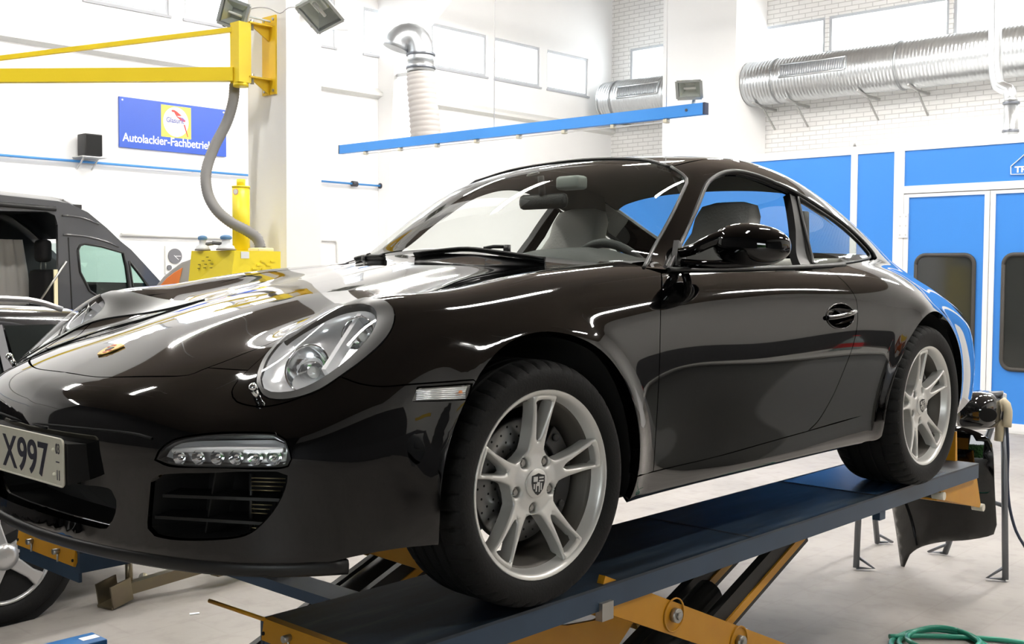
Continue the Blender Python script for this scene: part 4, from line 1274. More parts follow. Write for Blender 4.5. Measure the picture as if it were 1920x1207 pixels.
def platform(y0, y1, near):
    p = MB().box((X0, y0, H - .008), (X1, y1, H)).build('deck', DECK, LIFT)
    for y, s in ((y0, 1), (y1, -1)):
        a, b = (y, y + s * .012)
        MB().box((X0, a, H - .068), (X1, b, H - .008)).build('side_rail', LBLUE, p)
    for y in (y0 + .12, y1 - .14):
        MB().box((X0 + .1, y, H - .058), (X1 - .2, y + .02, H - .008)).build('stiffener', LBLUE, p)
    MB().box((X0 + .002, y0 + .012, H - .10), (X0 + .012, y1 - .012, H - .008)).build('end_plate', LBLUE, p)
    # yellow stop flap on the front end, with its bolts
    zt = H + .004
    fl = MB().prism([(X0 - .004, y0 + .02, zt), (X0 - .012, y0 + .02, zt - .052), (X0 - .004, y0 + .02, zt - .055), (X0 + .02, y0 + .02, zt)], (0, y1 - y0 - .04, 0)).build('stop_flap', SAFETY, p)
    for f in (.28, .70):
        y = y0 + (y1 - y0) * f
        MB().cyl((X0 - .004, y, zt - .022), (X0 - .028, y, zt - .022), .009, 10).cyl((X0 - .012, y, zt - .022), (X0 - .012, y, zt - .055), .004, 8).build('flap_bolt', STEEL, fl)
    for f in (.06, .94):
        y = y0 + (y1 - y0) * f
        MB().cyl((X0 - .006, y, zt - .035), (X0 - .0125, y, zt - .035), .005, 8).build('flap_hole', DARK, fl)
    # rear slip plate
    MB().box((2.02, y0 + .02, H - .004), (2.72, y1 - .015, H + .0008)).build('slip_plate', mat('slip_plate_blue', (.025, .055, .11), .25), p)
    for x in (1.05, 2.0):
        MB().box((x, y0 + .004, H + .0002), (x + .012, y1 - .004, H + .0012)).build('deck_joint', DARKST, p)
    # bracket under the rail
    MB().box((.25, y0 - .012, H - .095), (.30, y0 + .012, H - .045)).build('rail_bracket', STEEL, p)
    MB().box((2.02, y0 + .0, H - .10), (2.07, y0 + .03, H - .065)).build('rail_foot', LBLUE, p)
    # folded rear ramp in yellow, tilted down behind the deck end
    yr = y0 + .02
    a_, b_, c_, d_ = (X1 - .50, H - .012), (X1 - .02, H - .010), (X1 + .10, H - .225), (X1 - .46, H - .045)
    r = MB().prism([(x, yr, z) for x, z in ((X1 - .40, H - .062), (X1 + .01, H - .012), (X1 + .10, H - .225), (X1 - .36, H - .120))], (0, .018, 0)).build('rear_ramp', SAFETY, p)
    MB().prism([(X1 - .38, yr + .02, H - .115), (X1 + .10, yr + .02, H - .215), (X1 + .10, y1 - .03, H - .215), (X1 - .38, y1 - .03, H - .115)], (0, 0, -.008)).build('ramp_plate', SAFETY, r)
    MB().prism([(X1 - .02, y0 + .10, H + .0), (X1 + .005, y0 + .10, H + .0), (X1 + .045, y0 + .12, H + .13), (X1 + .03, y0 + .12, H + .13)], (0, y1 - y0 - .16, 0)).build('ramp_lip', SAFETY, r)
    MB().tube([(X1 - .37, yr + .01, H - .105), (X1 + .10, yr + .01, H - .212)], .010, 8).build('ramp_edge', SAFETY, r)
    for (x, z) in ((X1 + .10, H - .222), (X1 - .375, H - .10)):
        MB().cyl((x, yr - .012, z), (x, yr + .04, z), .018, 12).build('ramp_roller', mat('roller_nylon', (.66, .62, .52), .5), r)
    # scissor arms
    yo, yi = y0 + .02, y0 + .12
    for y, w in ((yo, .022), (y1 - .04, .022)):
        a = MB().beam((.27, y, .735 - .012), (1.72, y, .10), w, .095, up=(0, 0, 1)).build('scissor_arm', SAFETY, p)
        for (x, z) in ((.623, .583), (.995, .412)):
            MB().cyl((x, y - .012, z), (x, y - .03, z), .022, 12).cyl((x, y - .03, z), (x, y - .036, z), .012, 6).build('pivot_bolt', STEEL, a)
            MB().lathe([(.052, 0), (.052, .004), (.048, .004), (.048, 0)], (x, y - .012, z), (0, -1, 0), 24).build('pivot_ring', SAFETY, a)
    for y in (yi, y1 - .14):
        a = MB().beam((1.62, y, .665), (.20, y, .10), .03, .11).build('scissor_arm', DARKST, p)
        MB().beam((1.60, y - .018, .64), (.22, y - .018, .085), .008, .03).build('arm_edge', SAFETY, a)
    # base frame with a cut-out side plate
    pts = [(-.05, .47), (-.02, .60), (.06, .640), (.14, .635), (.22, .610), (.32, .585), (.45, .570), (.58, .585), (.64, .52), (.50, .42), (.2, .40)]
    if near: MB().prism([(x, y0 + .17, z) for x, z in pts], (0, .012, 0)).build('scissor_plate', SAFETY, p)
    MB().box((-.12, y0 + .10, 0), (2.0, y1 - .06, .05)).build('base_frame', LBLUE, p)
    MB().cyl((.35, (y0 + y1) / 2, .18), (1.15, (y0 + y1) / 2, .50), .05, 16).build('ram_cylinder', DARKST, p)
    return p


platform(-.842, -.405, True)
platform(.545, .985, False)
MB().box((.55, -.405, .0), (.75, .545, .045)).build('base_crossbar', LBLUE, LIFT)
MB().box((-.045, -.41, .575), (.065, .55, .610)).build('deck_crossbar', mat('crossbar_slate', (.060, .085, .125), .4), LIFT)
MB().tube([(X0 - .008, -.43, H + .004), (X0 - .012, -.194, H + .002)], .0055, 8).build('stop_rod', SAFETY, LIFT)

# jack between the decks and the parked estate
ZINC = mat('zinc_yellow', (.24, .215, .13), .3, metal=.9, noise=(14, .8, (.20, .16, .13)))
j0, j1, j2, j3 = on(196, 1142, 'z', .0), on(268, 1104, 'z', .04), on(402, 1066, 'z', .10), on(460, 1050, 'z', .10)
JACK = thing('jack_beam', 'zinc plated jack arm on a blue beam, behind the far lift deck', 'jack', tuple(j0))
u_ = Vector((j1 - j0)).normalized()
a, b, c, d = [Vector(p) for p in (j0, j1, j2, j3)]
for s in (-.05, .05):
    n_ = Vector((-u_.y, u_.x, 0)).normalized()
    MB().beam(a + n_ * s + Vector((0, 0, .06)), a + n_ * s + u_ * .12 + Vector((0, 0, .06)), .008, .11).build('saddle_cheek', ZINC, JACK)
MB().beam(a + Vector((0, 0, .008)), a + u_ * .13 + Vector((0, 0, .008)), .10, .012).build('saddle_base', ZINC, JACK)
MB().cyl(a + u_ * .15 + Vector((0, 0, .05)), a + u_ * .15 + Vector((0, 0, .20)), .018, 12).build('saddle_pin', ZINC, JACK)
MB().beam(a + u_ * .10 + Vector((0, 0, .05)), c + Vector((0, 0, .03)), .05, .055).build('lift_arm', ZINC, JACK)
MB().cyl(b + Vector((-.03, -.05, .045)), b + Vector((.03, .05, .045)), .022, 12).build('arm_pivot', STEEL, JACK)
MB().beam(c, d + (d - c) * 1.2, .06, .075).build('arm_housing', ZINC, JACK)
MB().beam(c + Vector((0, .10, .06)), d + (d - c) * 4 + Vector((0, .10, .06)), .08, .12).build('cross_beam', LBLUE, JACK)

# blue bar at the lower left
q = on(178, 1186, 'z', .24); 
BAR = thing('blue_beam', 'bright blue steel beam with a white sticker at the lower left corner', 'beam', (q[0] - .6, q[1], 0))
BRB = mat('bright_blue', (.03, .16, .42), .35)
MB().rbox((q[0] - 1.3, q[1] - .10, .10), (q[0], q[1] + .02, .24), .006).build('beam', BRB, BAR)
for x in (q[0] - .25, q[0] - 1.1):
    MB().box((x, q[1] - .09, 0), (x + .08, q[1] + .01, .10)).build('foot', BRB, BAR)
MB().box((q[0] - .075, q[1] - .06, .2402), (q[0] - .01, q[1] - .02, .2412)).build('sticker', mat('sticker_white', (.85, .85, .85), .5), BAR)
MB().box((q[0] - .31, q[1] - .06, .2402), (q[0] - .27, q[1] - .035, .2412)).build('type_plate', mat('plate_grey', (.10, .11, .12), .4), BAR)
# ------------------------------------------------------------------ spray booth
BX = 9.7
BLUE = mat('booth_blue', (.045, .245, .72), .42)
BWHITE = mat('booth_white', (.84, .84, .84), .45)
BDARK = mat('booth_window', (.030, .032, .030), .06, spec=.6)
GASKET = mat('window_gasket', (.055, .05, .045), .6)
BOOTH = thing('spray_booth', 'blue panelled spray booth with white frames and double doors', 'booth', (BX, 1.2, 0))
bp = lambda px, py: on(px, py, 'x', BX)
yA, yB, yC, yD, yE = [bp(p, 300)[1] for p in (1597, 1609, 1678, 1697, 1859)]
zt, ztop = 2.962, 3.05
yL, yR = 6.3, -2.6


def panel(name, y0, y1, z0, z1, m, parent, x=BX, t=.04):
    return MB().box((x, y0, z0), (x + t, y1, z1)).build(name, m, parent)


yDl = yD; leafw = yDl - yE
MB().box((BX + .12, yR, 0), (14.6, yL, 2.99)).build('booth_box', BWHITE, BOOTH)
panel('wall_panel', yA, yL, .06, zt, BLUE, BOOTH)
panel('wall_panel', yC, yB, .06, zt, BLUE, BOOTH)
panel('wall_panel', yE - leafw - 1.2, yE - leafw - .12, .06, zt, BLUE, BOOTH)
panel('transom_panel', yE - leafw, yD, 2.58, zt, BLUE, BOOTH)
panel('frame_post', yB, yA, 0, ztop, BWHITE, BOOTH, BX - .015, .06)
panel('frame_post', yD, yC, 0, ztop, BWHITE, BOOTH, BX - .015, .06)
panel('frame_post', yE - leafw - .12, yE - leafw, 0, ztop, BWHITE, BOOTH, BX - .015, .06)
panel('frame_post', yR, yE - leafw - 1.2, 0, ztop, BWHITE, BOOTH, BX - .015, .06)
panel('head_rail', yR, yL, zt, ztop, BWHITE, BOOTH, BX - .012, .10)
panel('transom_rail', yE - leafw, yD, 2.50, 2.58, BWHITE, BOOTH, BX - .010, .05)
panel('base_rail', yR, yL, 0, .06, BWHITE, BOOTH, BX - .008, .05)
lp, lq = bp(1716, 478), bp(1825, 685)


def door_leaf(y0, y1, hinge):
    """y0 < y1"""
    f = .055
    d = panel('door', y0 + f, y1 - f, .10, 2.47 - f + .04, BLUE, BOOTH, BX + .004, .03)
    for a, b, c, e in ((y0 + .004, y0 + f, .02, 2.49), (y1 - f, y1 - .004, .02, 2.49), (y0 + f, y1 - f, 2.455, 2.49), (y0 + f, y1 - f, .02, .10)):
        panel('door_frame', a, b, c, e, BWHITE, d, BX - .012, .05)
    cy = (y0 + y1) / 2; hw, z0, z1, r = .31, .655, 1.83, .10
    pts = []
    for (sy, sz, a0) in ((1, 1, 0), (-1, 1, pi / 2), (-1, -1, pi), (1, -1, 1.5 * pi)):
        c = (cy + sy * (hw - r), (z1 - r) if sz > 0 else (z0 + r))
        pts += [(c[0] + r * cos(a0 + t), c[1] + r * sin(a0 + t)) for t in np.linspace(0, pi / 2, 7)]
    w = MB().prism([(BX - .002, y, z) for y, z in pts], (-.006, 0, 0)).build('door_window', BDARK, d)
    MB().tube([(BX - .006, y, z) for y, z in pts + pts[:1]], .022, 8).build('gasket', GASKET, w)
    hy = y1 if hinge > 0 else y0
    for z in (2.15, 1.25, .35):
        MB().box((BX - .028, hy - .055, z - .13), (BX - .012, hy + .05, z + .13)).build('hinge', BWHITE, d)
        for dz in (-.1, 0, .1):
            for dy in (-.035, .03):
                MB().cyl((BX - .030, hy + dy, z + dz), (BX - .027, hy + dy, z + dz), .010, 8).build('hinge_screw', mat('screw_grey', (.55, .55, .55), .4), d)
    return d


door_leaf(yE, yD, 1); door_leaf(yE - leafw, yE, -1)
# maker's mark: roof outline with lettering, cut by the picture edge
l0, l1 = bp(1896, 328), bp(1896, 314)
q0 = bp(1896, 327); r0 = bp(1920, 326.5); ap = bp(1920, 291); sh_ = bp(1896, 312)
LOGO = mat('logo_white', (.86, .87, .88), .5)
for a, b in ((q0, sh_), (sh_, ap + (ap - sh_) * .35), (q0, r0 + (r0 - q0) * .9)):
    a, b = a.copy(), b.copy(); a[0] = b[0] = BX - .004
    MB().beam(a, b, .006, .026, up=(1, 0, 0)).build('logo_line', LOGO, BOOTH)
o = q0 + (sh_ - q0) * .22; text_mesh('logo_letters', 'TR', .085, (BX - .003, o[1] - .035, o[2]), (0, -1, 0), (0, 0, 1), LOGO, BOOTH, .002, local=False, sx=1.15, bold=.003)

# ------------------------------------------------------------------ ducts on the brick wall
GALV = mat('galvanised', (.60, .62, .63), .30, metal=.85, noise=(5, .8, (.50, .52, .54)))
dz, dr, dx = 5.0, .385, 15.45


def spiral(name, label, y0, y1, x, z, r, grille=None):
    t = thing(name, label, 'duct', (x, y0, z - r))
    b = MB(); n = int(abs(y1 - y0) / .06); prof = []
    for i in range(n + 1):
        s = y0 + (y1 - y0) * i / n
        prof += [(r, s - y0), (r + .006, s - y0 + .012 * np.sign(y1 - y0)), (r, s - y0 + .024 * np.sign(y1 - y0))]
    b.lathe(prof, (x, y0, z), (0, 1, 0), 40)
    b.build('duct_shell', GALV, t)
    return t


D1 = spiral('spiral_duct', 'long galvanised spiral duct high on the brick wall above the booth', 1.5, 7.72, dx, dz, dr)
D2 = spiral('spiral_duct', 'short end of galvanised spiral duct left of the wall pilaster', 9.35, 10.95, dx, dz, dr)
MB().lathe([(.001, 0), (dr, 0), (dr, .03)], (dx, 10.95, dz), (0, -1, 0), 40).build('end_cap', GALV, D2)
for y in (9.6, 10.8):
    MB().beam((dx + .05, y, dz - dr - .02), (15.99, y, dz - dr - .02), .04, .04).build('wall_bracket', mat('bracket_grey', (.45, .45, .44), .5, metal=.6), D2)
for D, ys in ((D1, (7.15, 4.95, 2.95)), (D2, (10.65,))):
    for y in ys:
        MB().lathe([(dr + .004, -.02), (dr + .016, -.015), (dr + .016, .015), (dr + .004, .02)], (dx, y, dz), (0, 1, 0), 40).build('joint_band', mat('band_grey', (.30, .31, .32), .4, metal=.7), D)
for D, (y0, y1) in ((D1, (6.98, 5.78)), (D2, (10.45, 9.5))):
    # grille let into the lower front of the duct
    a0, a1 = radians(150), radians(182)
    g = MB(); seg = 8
    A = np.linspace(a0, a1, seg + 1)
    vs = [(dx + (dr + .006) * cos(a), y, dz + (dr + .006) * sin(a) * 1.0) for y in (y0, y1) for a in A]
    g.add(vs, [(k, k + 1, seg + 2 + k, seg + 1 + k) for k in range(seg)], True)
    go = g.build('grille', mat('grille_back', (.33, .35, .38), .5, metal=.5), D)
    for k in range(28):
        y = y0 + (y1 - y0) * (k + .5) / 28
        MB().tube([(dx + (dr + .010) * cos(a), y, dz + (dr + .010) * sin(a)) for a in A[::2]], .009, 4).build('grille_vane', GALV, go)
    for y in (y0, y1):
        MB().tube([(dx + (dr + .014) * cos(a), y, dz + (dr + .014) * sin(a)) for a in A], .016, 6).build('grille_edge', GALV, go)
    for a in (a0, a1):
        MB().tube([(dx + (dr + .014) * cos(a), y, dz + (dr + .014) * sin(a)) for y in (y0, y1)], .016, 6).build('grille_edge', GALV, go)
for y in (7.55, 6.9, 5.6, 4.75, 2.75):
    b = MB().beam((dx + .05, y, dz - dr - .03), (16, y, dz - dr - .03), .04, .04).beam((dx - .28, y, dz - dr + .02), (dx + .05, y, dz - dr - .03), .03, .03)
    br = tag(b.build('duct_bracket', mat('bracket_grey', (.45, .45, .44), .5, metal=.6)), 'small steel bracket carrying the long spiral duct on the brick wall', 'bracket', 'brackets under the spiral duct')
    MB().beam((dx + .1, y, dz - dr - .05), (15.98, y, dz - dr - .38), .025, .025).build('brace', mat('bracket_grey'), br)

# exhaust pipe of the booth
P0 = [on(1866, v, 'x', 12.0) for v in (-60, 40, 120)]
e1, e2, e3 = on(1872, 160, 'x', 12.0), on(1890, 168, 'x', 12.0), on(1896, 190, 'x', 12.0)
PIPE = thing('exhaust_pipe', 'thin metal exhaust pipe bending down into the booth roof', 'pipe', (e3[0], e3[1], 2.99))
pth = crom([P0[0], P0[1], P0[2], e1, e2, e3], .05)
MB().tube(pth, .075, 20).build('upper_pipe', GALV, PIPE)
bot = on(1896, 255, 'x', 12.0)
MB().cyl((e3[0], e3[1], e3[2] + .01), (e3[0], e3[1], 2.99), .085, 20).build('lower_pipe', GALV, PIPE)
for z in (e3[2] - .02, bot[2] + .06):
    MB().lathe([(.086, -.018), (.098, -.014), (.098, .014), (.086, .018)], (e3[0], e3[1], z), (0, 0, 1), 24).build('pipe_clamp', mat('clamp_dark', (.14, .15, .17), .4, metal=.7), PIPE)
# small stud on the booth roof
for i, px in enumerate((1601,)):
    s = bp(px, 275)
    tag(MB().cyl((BX + .02, s[1], 3.05), (BX + .02, s[1], 3.13), .02, 10).build('roof_eyebolt', mat('eyebolt', (.6, .6, .6), .4, metal=.6)), 'small grey lifting eye on the booth roof edge', 'eyebolt')

# ------------------------------------------------------------------ blue boom hung across the hall
BOOMX = 5.65
pR, pL = on(1322, 195, 'x', BOOMX), on(640, 287, 'x', BOOMX)
zb = (pR[2] + pL[2]) / 2
BOOM = thing('cable_boom', 'long bright blue square tube boom hanging across the hall', 'boom', (BOOMX, pR[1], zb))
BB = mat('boom_blue', (.05, .27, .74), .35)
MB().box((BOOMX - .03, pR[1], zb - .047), (BOOMX + .03, pL[1], zb + .047)).build('tube', BB, BOOM)
for y in (pR[1] - .006, pL[1] + .006):
    MB().box((BOOMX - .031, y - .008, zb - .048), (BOOMX + .031, y + .008, zb + .048)).build('end_cap', mat('cap_navy', (.02, .03, .07), .4), BOOM)
MB().box((BOOMX - .01, pR[1] + .35, zb - .075), (BOOMX + .01, pL[1] - .35, zb - .068)).build('cable_track', BWHITE, BOOM)
for k in range(8):
    y = pR[1] + .38 + k * (pL[1] - pR[1] - .8) / 7
    MB().rbox((BOOMX - .025, y - .02, zb - .085), (BOOMX + .025, y + .02, zb - .048), .006).build('cable_clip', mat('clip_beige', (.66, .62, .50), .5), BOOM)
for px in (927, 1250):
    y = on(px, 150, 'x', BOOMX)[1]
    MB().cyl((BOOMX, y, zb + .047), (BOOMX, y, WZ), .004, 6).build('hanger_cable', mat('cable_pale', (.75, .75, .75), .5), BOOM)
MB().cyl((BOOMX - .031, pR[1] + .16, zb), (BOOMX - .036, pR[1] + .16, zb), .012, 10).build('boom_bolt', mat('bolt_dark', (.06, .06, .07), .4), BOOM)


# ------------------------------------------------------------------ floodlights
FHOUS = mat('flood_housing', (.44, .47, .47), .4, metal=.5)
FGLAS = mat('flood_reflector', (.62, .66, .62), .25, metal=.6)


def floodlight(label, c, look, up, w, h, group=None):
    """boxy floodlight; c centre of the front glass, look outward"""
    t = thing('floodlight', label, 'floodlight', tuple(c), group)
    n = Vector(look).normalized(); u = Vector(up).cross(n).normalized(); v = n.cross(u).normalized(); c = Vector(c)
    P = lambda a, b, d: c + u * a * w / 2 + v * b * h / 2 + n * d
    fr = [P(-1, -1, 0), P(1, -1, 0), P(1, 1, 0), P(-1, 1, 0)]
    bk = [P(-.55, -.5, -w * .55), P(.55, -.5, -w * .55), P(.55, .5, -w * .55), P(-.55, .5, -w * .55)]
    MB().add(fr + bk, [(0, 1, 5, 4), (1, 2, 6, 5), (2, 3, 7, 6), (3, 0, 4, 7), (4, 5, 6, 7)]).build('housing', FHOUS, t)
    ri = MB()
    for i in range(4): ri.beam(fr[i], fr[(i + 1) % 4], .022, .022, up=n)
    ri.build('front_frame', FHOUS, t)
    inn = [P(-.85, -.85, -.01), P(.85, -.85, -.01), P(.85, .85, -.01), P(-.85, .85, -.01)]; ib = [P(-.4, -.4, -w * .3), P(.4, -.4, -w * .3), P(.4, .4, -w * .3), P(-.4, .4, -w * .3)]
    MB().add(inn + ib, [(0, 4, 5, 1), (1, 5, 6, 2), (2, 6, 7, 3), (3, 7, 4, 0), (7, 6, 5, 4)]).build('reflector', FGLAS, t)
    MB().add([P(-.93, -.93, .004), P(.93, -.93, .004), P(.93, .93, .004), P(-.93, .93, .004)], [(0, 1, 2, 3)]).build('glass', LENS, t)
    MB().cyl(P(-.5, 0, -w * .15), P(.5, 0, -w * .15), w * .045, 10).build('halogen_rod', mat('rod_white', (.8, .8, .76), .3), t)
    for s in (-.7, .7):
        MB().ball(P(s, -.9, -w * .15), w * .17, 12, 8).build('lamp_holder', mat('holder_grey', (.22, .23, .23), .4), t) if False else None
        MB().cyl(P(s * .8, -1.0, -.03), P(s * .8, -1.22, -.03), w * .06, 8).build('catch', mat('catch_dark', (.04, .05, .08), .4), t)
    MB().rbox(tuple(P(.0, 0, -w * .75) - Vector((w * .18,) * 3)), tuple(P(0, 0, -w * .75) + Vector((w * .18,) * 3)), .01).build('terminal_box', FHOUS, t)
    return t, P


ce = on(1300, 172, 'x', BOOMX)
fl3, P3 = floodlight('small floodlight on top of the right end of the blue boom', (BOOMX - .06, ce[1], zb + .16), (-.75, -.35, -.45), (0, 0, 1), .20, .15, 'work floodlights')
MB().beam((BOOMX, ce[1], zb + .047), (BOOMX + .03, ce[1], zb + .16), .025, .012).build('bracket_arm', FHOUS, fl3)
# ------------------------------------------------------------------ extraction arm on the white column
YEL = mat('arm_yellow', (.80, .60, .02), .40)
YELD = mat('arm_yellow_plate', (.78, .52, .02), .42)
ax_ = colA[0]; dA = 8.85
zA = lambda py, d=dA: dp(480, py, d)[2]
ARM = thing('swing_boom', 'yellow wall swing boom bolted to the white column', 'boom', (ax_, colA[1] + .25, dp(480, 185, 9.0)[2]))
# plate on the column flank
pl_y0, pl_y1 = colA[1] + .12, colA[1] + .30
zp0, zp1 = dp(490, 185, 9.0)[2], dp(490, 42, 9.0)[2]
MB().box((ax_ - .014, pl_y0, zp0), (ax_, pl_y1, zp1)).build('wall_plate', YELD, ARM)
cy = (pl_y0 + pl_y1) / 2
for z in (zp0 + .10, zp1 - .10):
    MB().prism([(ax_ - .014, cy - .006, z - .10), (ax_ - .014, cy - .006, z + .02), (ax_ - .16, cy - .006, z + .02), (ax_ - .16, cy - .006, z - .01)], (0, .012, 0)).build('gusset', YELD, ARM)
    MB().box((ax_ - .22, cy - .05, z + .008), (ax_ - .01, cy + .05, z + .02)).build('bearing_lug', YELD, ARM)
    MB().cyl((ax_ - .17, cy, z - .035), (ax_ - .17, cy, z + .045), .014, 10).build('pivot_pin', STEEL, ARM)
for dy in (-.06, .06):
    for z in (zp0 + .03, zp1 - .03):
        MB().cyl((ax_ - .014, cy + dy, z), (ax_ - .022, cy + dy, z), .012, 8).build('plate_bolt', STEEL, ARM)
# post and boom
pc_ = np.array([ax_ - .26, cy + .02]); pz0, pz1 = dp(437, 160, 8.75)[2], dp(437, 50, 8.75)[2]
MB().box((pc_[0] - .055, pc_[1] - .06, pz0), (pc_[0] + .055, pc_[1] + .06, pz1)).build('post', YEL, ARM)
bdir = np.array([-.63, .775]); far = pc_ + bdir * 3.0
zb0 = dp(437, 145, 8.75)[2]
b0 = (pc_[0] - .04, pc_[1] + .03, zb0); bl = dp(0, 160, 9.0); 
MB().beam(b0, (far[0], far[1], zb0 - .0), .07, .105).build('boom_tube', YEL, ARM)
MB().beam((pc_[0] - .03, pc_[1] + .03, pz1 - .05), (far[0], far[1], zb0 + .02), .035, .035).build('tie_bar', YEL, ARM)
MB().cyl((pc_[0], pc_[1], pz0 - .03), (pc_[0], pc_[1], pz0), .06, 16).build('hose_collar', YEL, ARM)

# grey hose from the post down to the cabinet
hp = [dp(x, y, d) for x, y, d in ((440, 158, 8.74), (437, 190, 8.72), (425, 230, 8.70), (402, 275, 8.62), (387, 320, 8.55), (389, 360, 8.5), (405, 392, 8.45), (432, 416, 8.42), (462, 432, 8.42), (482, 447, 8.42), (489, 466, 8.42))]
hc = crom(hp, .011)
rad = [.042 if i % 2 else .0385 for i in range(len(hc))]
tag(MB().tube(hc, rad, 14).build('suction_hose', mat('hose_grey', (.20, .195, .19), .55)), 'grey corrugated suction hose hanging from the yellow boom', 'hose')

# yellow extraction cabinet
U0, U1 = dp(350, 520, 8.35), dp(527, 470, 8.35)
CAB = thing('extraction_cabinet', 'yellow dust extraction cabinet beside the white column', 'cabinet', (dp(440, 500, 8.4)[0], dp(440, 500, 8.4)[1], 0))
ztop_ = dp(440, 470, 8.3)[2]
pa, pb, pc2 = dp(352, 500, 8.45), dp(431, 500, 8.15), dp(526, 500, 8.45)
pd_ = pa + (pc2 - pb)
base = [pa, pb, pc2, pd_]
tp = [dp(359, 470, 8.45), dp(440, 470, 8.18), dp(526, 470, 8.45)]; tp.append(tp[0] + (tp[2] - tp[1]))
vs = [(p[0], p[1], .08) for p in base] + [(p[0], p[1], ztop_ - .28) for p in base] + [(p[0], p[1], ztop_) for p in tp]
CYEL = mat('cabinet_yellow', (.82, .66, .03), .38)
MB().add(vs, [(3, 2, 1, 0)] + [(r * 4 + k, r * 4 + (k + 1) % 4, (r + 1) * 4 + (k + 1) % 4, (r + 1) * 4 + k) for r in range(2) for k in range(4)] + [(8, 9, 10, 11)]).build('cabinet_body', CYEL, CAB)
for k in range(4):
    MB().cyl((base[k][0] * .9 + pd_[0] * .05 + pb[0] * .05, base[k][1] * .9 + pd_[1] * .05 + pb[1] * .05, 0), (base[k][0] * .9 + pd_[0] * .05 + pb[0] * .05, base[k][1] * .9 + pd_[1] * .05 + pb[1] * .05, .08), .03, 10).build('castor', TRIM, CAB)
# louvres on both faces
fr_n = np.cross(np.append((pc2 - pb)[:2], 0), [0, 0, 1.0]); fr_n /= np.linalg.norm(fr_n)
lf_n = np.cross(np.append((pb - pa)[:2], 0), [0, 0, 1.0]); lf_n /= np.linalg.norm(lf_n)


def facept(px, py, p, n):
    d = ray(px, py); t = ((p - CAM) @ n) / (d @ n); return CAM + d * t


for rows, p, n, tdir in ((((484, 491), (501, 491)), pb, fr_n, None),):
    pass
for (px, py) in ((493, 490), (511, 490), (485, 497), (503, 497), (477, 504), (494, 504), (512, 504)):
    c = facept(px, py, tp[1] * .5 + pb * .5, fr_n) + fr_n * .004
    t_ = (pc2 - pb) / np.linalg.norm(pc2 - pb)
    MB().beam(c - t_ * .02, c + t_ * .02, .016, .012).build('louvre', CYEL, CAB)
for (px, py) in ((389, 482), (381, 489), (393, 488), (374, 496), (386, 495.5), (398, 495), (373, 503), (384, 502), (396, 502)):
    c = facept(px, py, tp[0] * .5 + pa * .5, lf_n) + lf_n * .002
    t_ = (pb - pa) / np.linalg.norm(pb - pa)
    MB().beam(c - t_ * .011, c + t_ * .011, .008, .006).build('vent_slot', mat('slot_dark', (.16, .13, .02), .6), CAB)
c = facept(459, 478, tp[1] * .75 + pb * .25, fr_n) + fr_n * .003; t_ = (pc2 - pb) / np.linalg.norm(pc2 - pb)
MB().beam(c - t_ * .034, c + t_ * .034, .004, .05).build('type_label', mat('label_grey', (.72, .74, .74), .5), CAB)
# filter cylinder
fc = dp(452, 400, 8.55); z_cap = dp(452, 352, 8.55)[2]
MB().cyl((fc[0], fc[1], ztop_ - .02), (fc[0], fc[1], z_cap), .066, 28).build('filter_tube', CYEL, CAB)
MB().cyl((fc[0], fc[1], z_cap), (fc[0], fc[1], z_cap + .012), .069, 28).build('tube_lid', CYEL, CAB)
MB().cyl((fc[0], fc[1], z_cap + .012), (fc[0], fc[1], z_cap + .065), .033, 20).build('tube_neck', CYEL, CAB)
sd = Vector(CAM - fc); sd.z = 0; sd.normalize(); sd = (sd + Vector((-.45, .45, 0))).normalized()
st = Vector(fc); st.z = z_cap - .035
MB().cyl(st + sd * .0655, st + sd * .0685, .024, 16).build('round_sticker', mat('sticker_red_white', (.72, .45, .40), .5), CAB)
MB().cyl(st + sd * .0684, st + sd * .0695, .018, 16).build('sticker_face', mat('sticker_pale', (.85, .83, .80), .5), CAB)
he = hc[-1]
MB().rbox((he[0] - .07, he[1] - .07, ztop_ - .01), (he[0] + .07, he[1] + .07, ztop_ + .025), .008).build('hose_socket', mat('socket_cream', (.78, .70, .40), .5), CAB)


def sander(label, px, py, depth, tilt, s=1.0):
    c = dp(px, py, depth); z0 = ztop_ + .002
    t = thing('orbital_sander', label, 'sander', (c[0], c[1], z0), 'sanders on the cabinet')
    MB().lathe([(.001, 0), (.072 * s, 0), (.074 * s, .008), (.066 * s, .014), (.001, .016)], (c[0], c[1], z0), (0, 0, 1), 24).build('sanding_pad', mat('pad_grey', (.25, .23, .21), .7), t)
    MB().lathe([(.064 * s, .014), (.058 * s, .032), (.034 * s, .044), (.030 * s, .075), (.038 * s, .082)], (c[0], c[1], z0), (0, 0, 1), 24).build('skirt', mat('skirt_pale', (.60, .62, .64), .5), t)
    MB().lathe([(.038 * s, .080), (.045 * s, .092), (.040 * s, .106), (.020 * s, .114), (.001, .115)], (c[0], c[1], z0), (0, 0, 1), 24).build('grip_cap', mat('grip_blue', (.10, .22, .40), .45), t)
    MB().cyl((c[0], c[1], z0 + .045), (c[0] + .10 * s * cos(tilt), c[1] + .10 * s * sin(tilt), z0 + .055), .014, 10).build('hose_stub', mat('stub_dark', (.10, .10, .10), .5), t)
    return t


sander('blue-capped orbital sander nearer the wall clock end of the cabinet', 380, 470, 8.42, -.7, .80)
sander('blue-capped orbital sander in front of the yellow filter tube', 424, 470, 8.25, 2.4, 1.0)

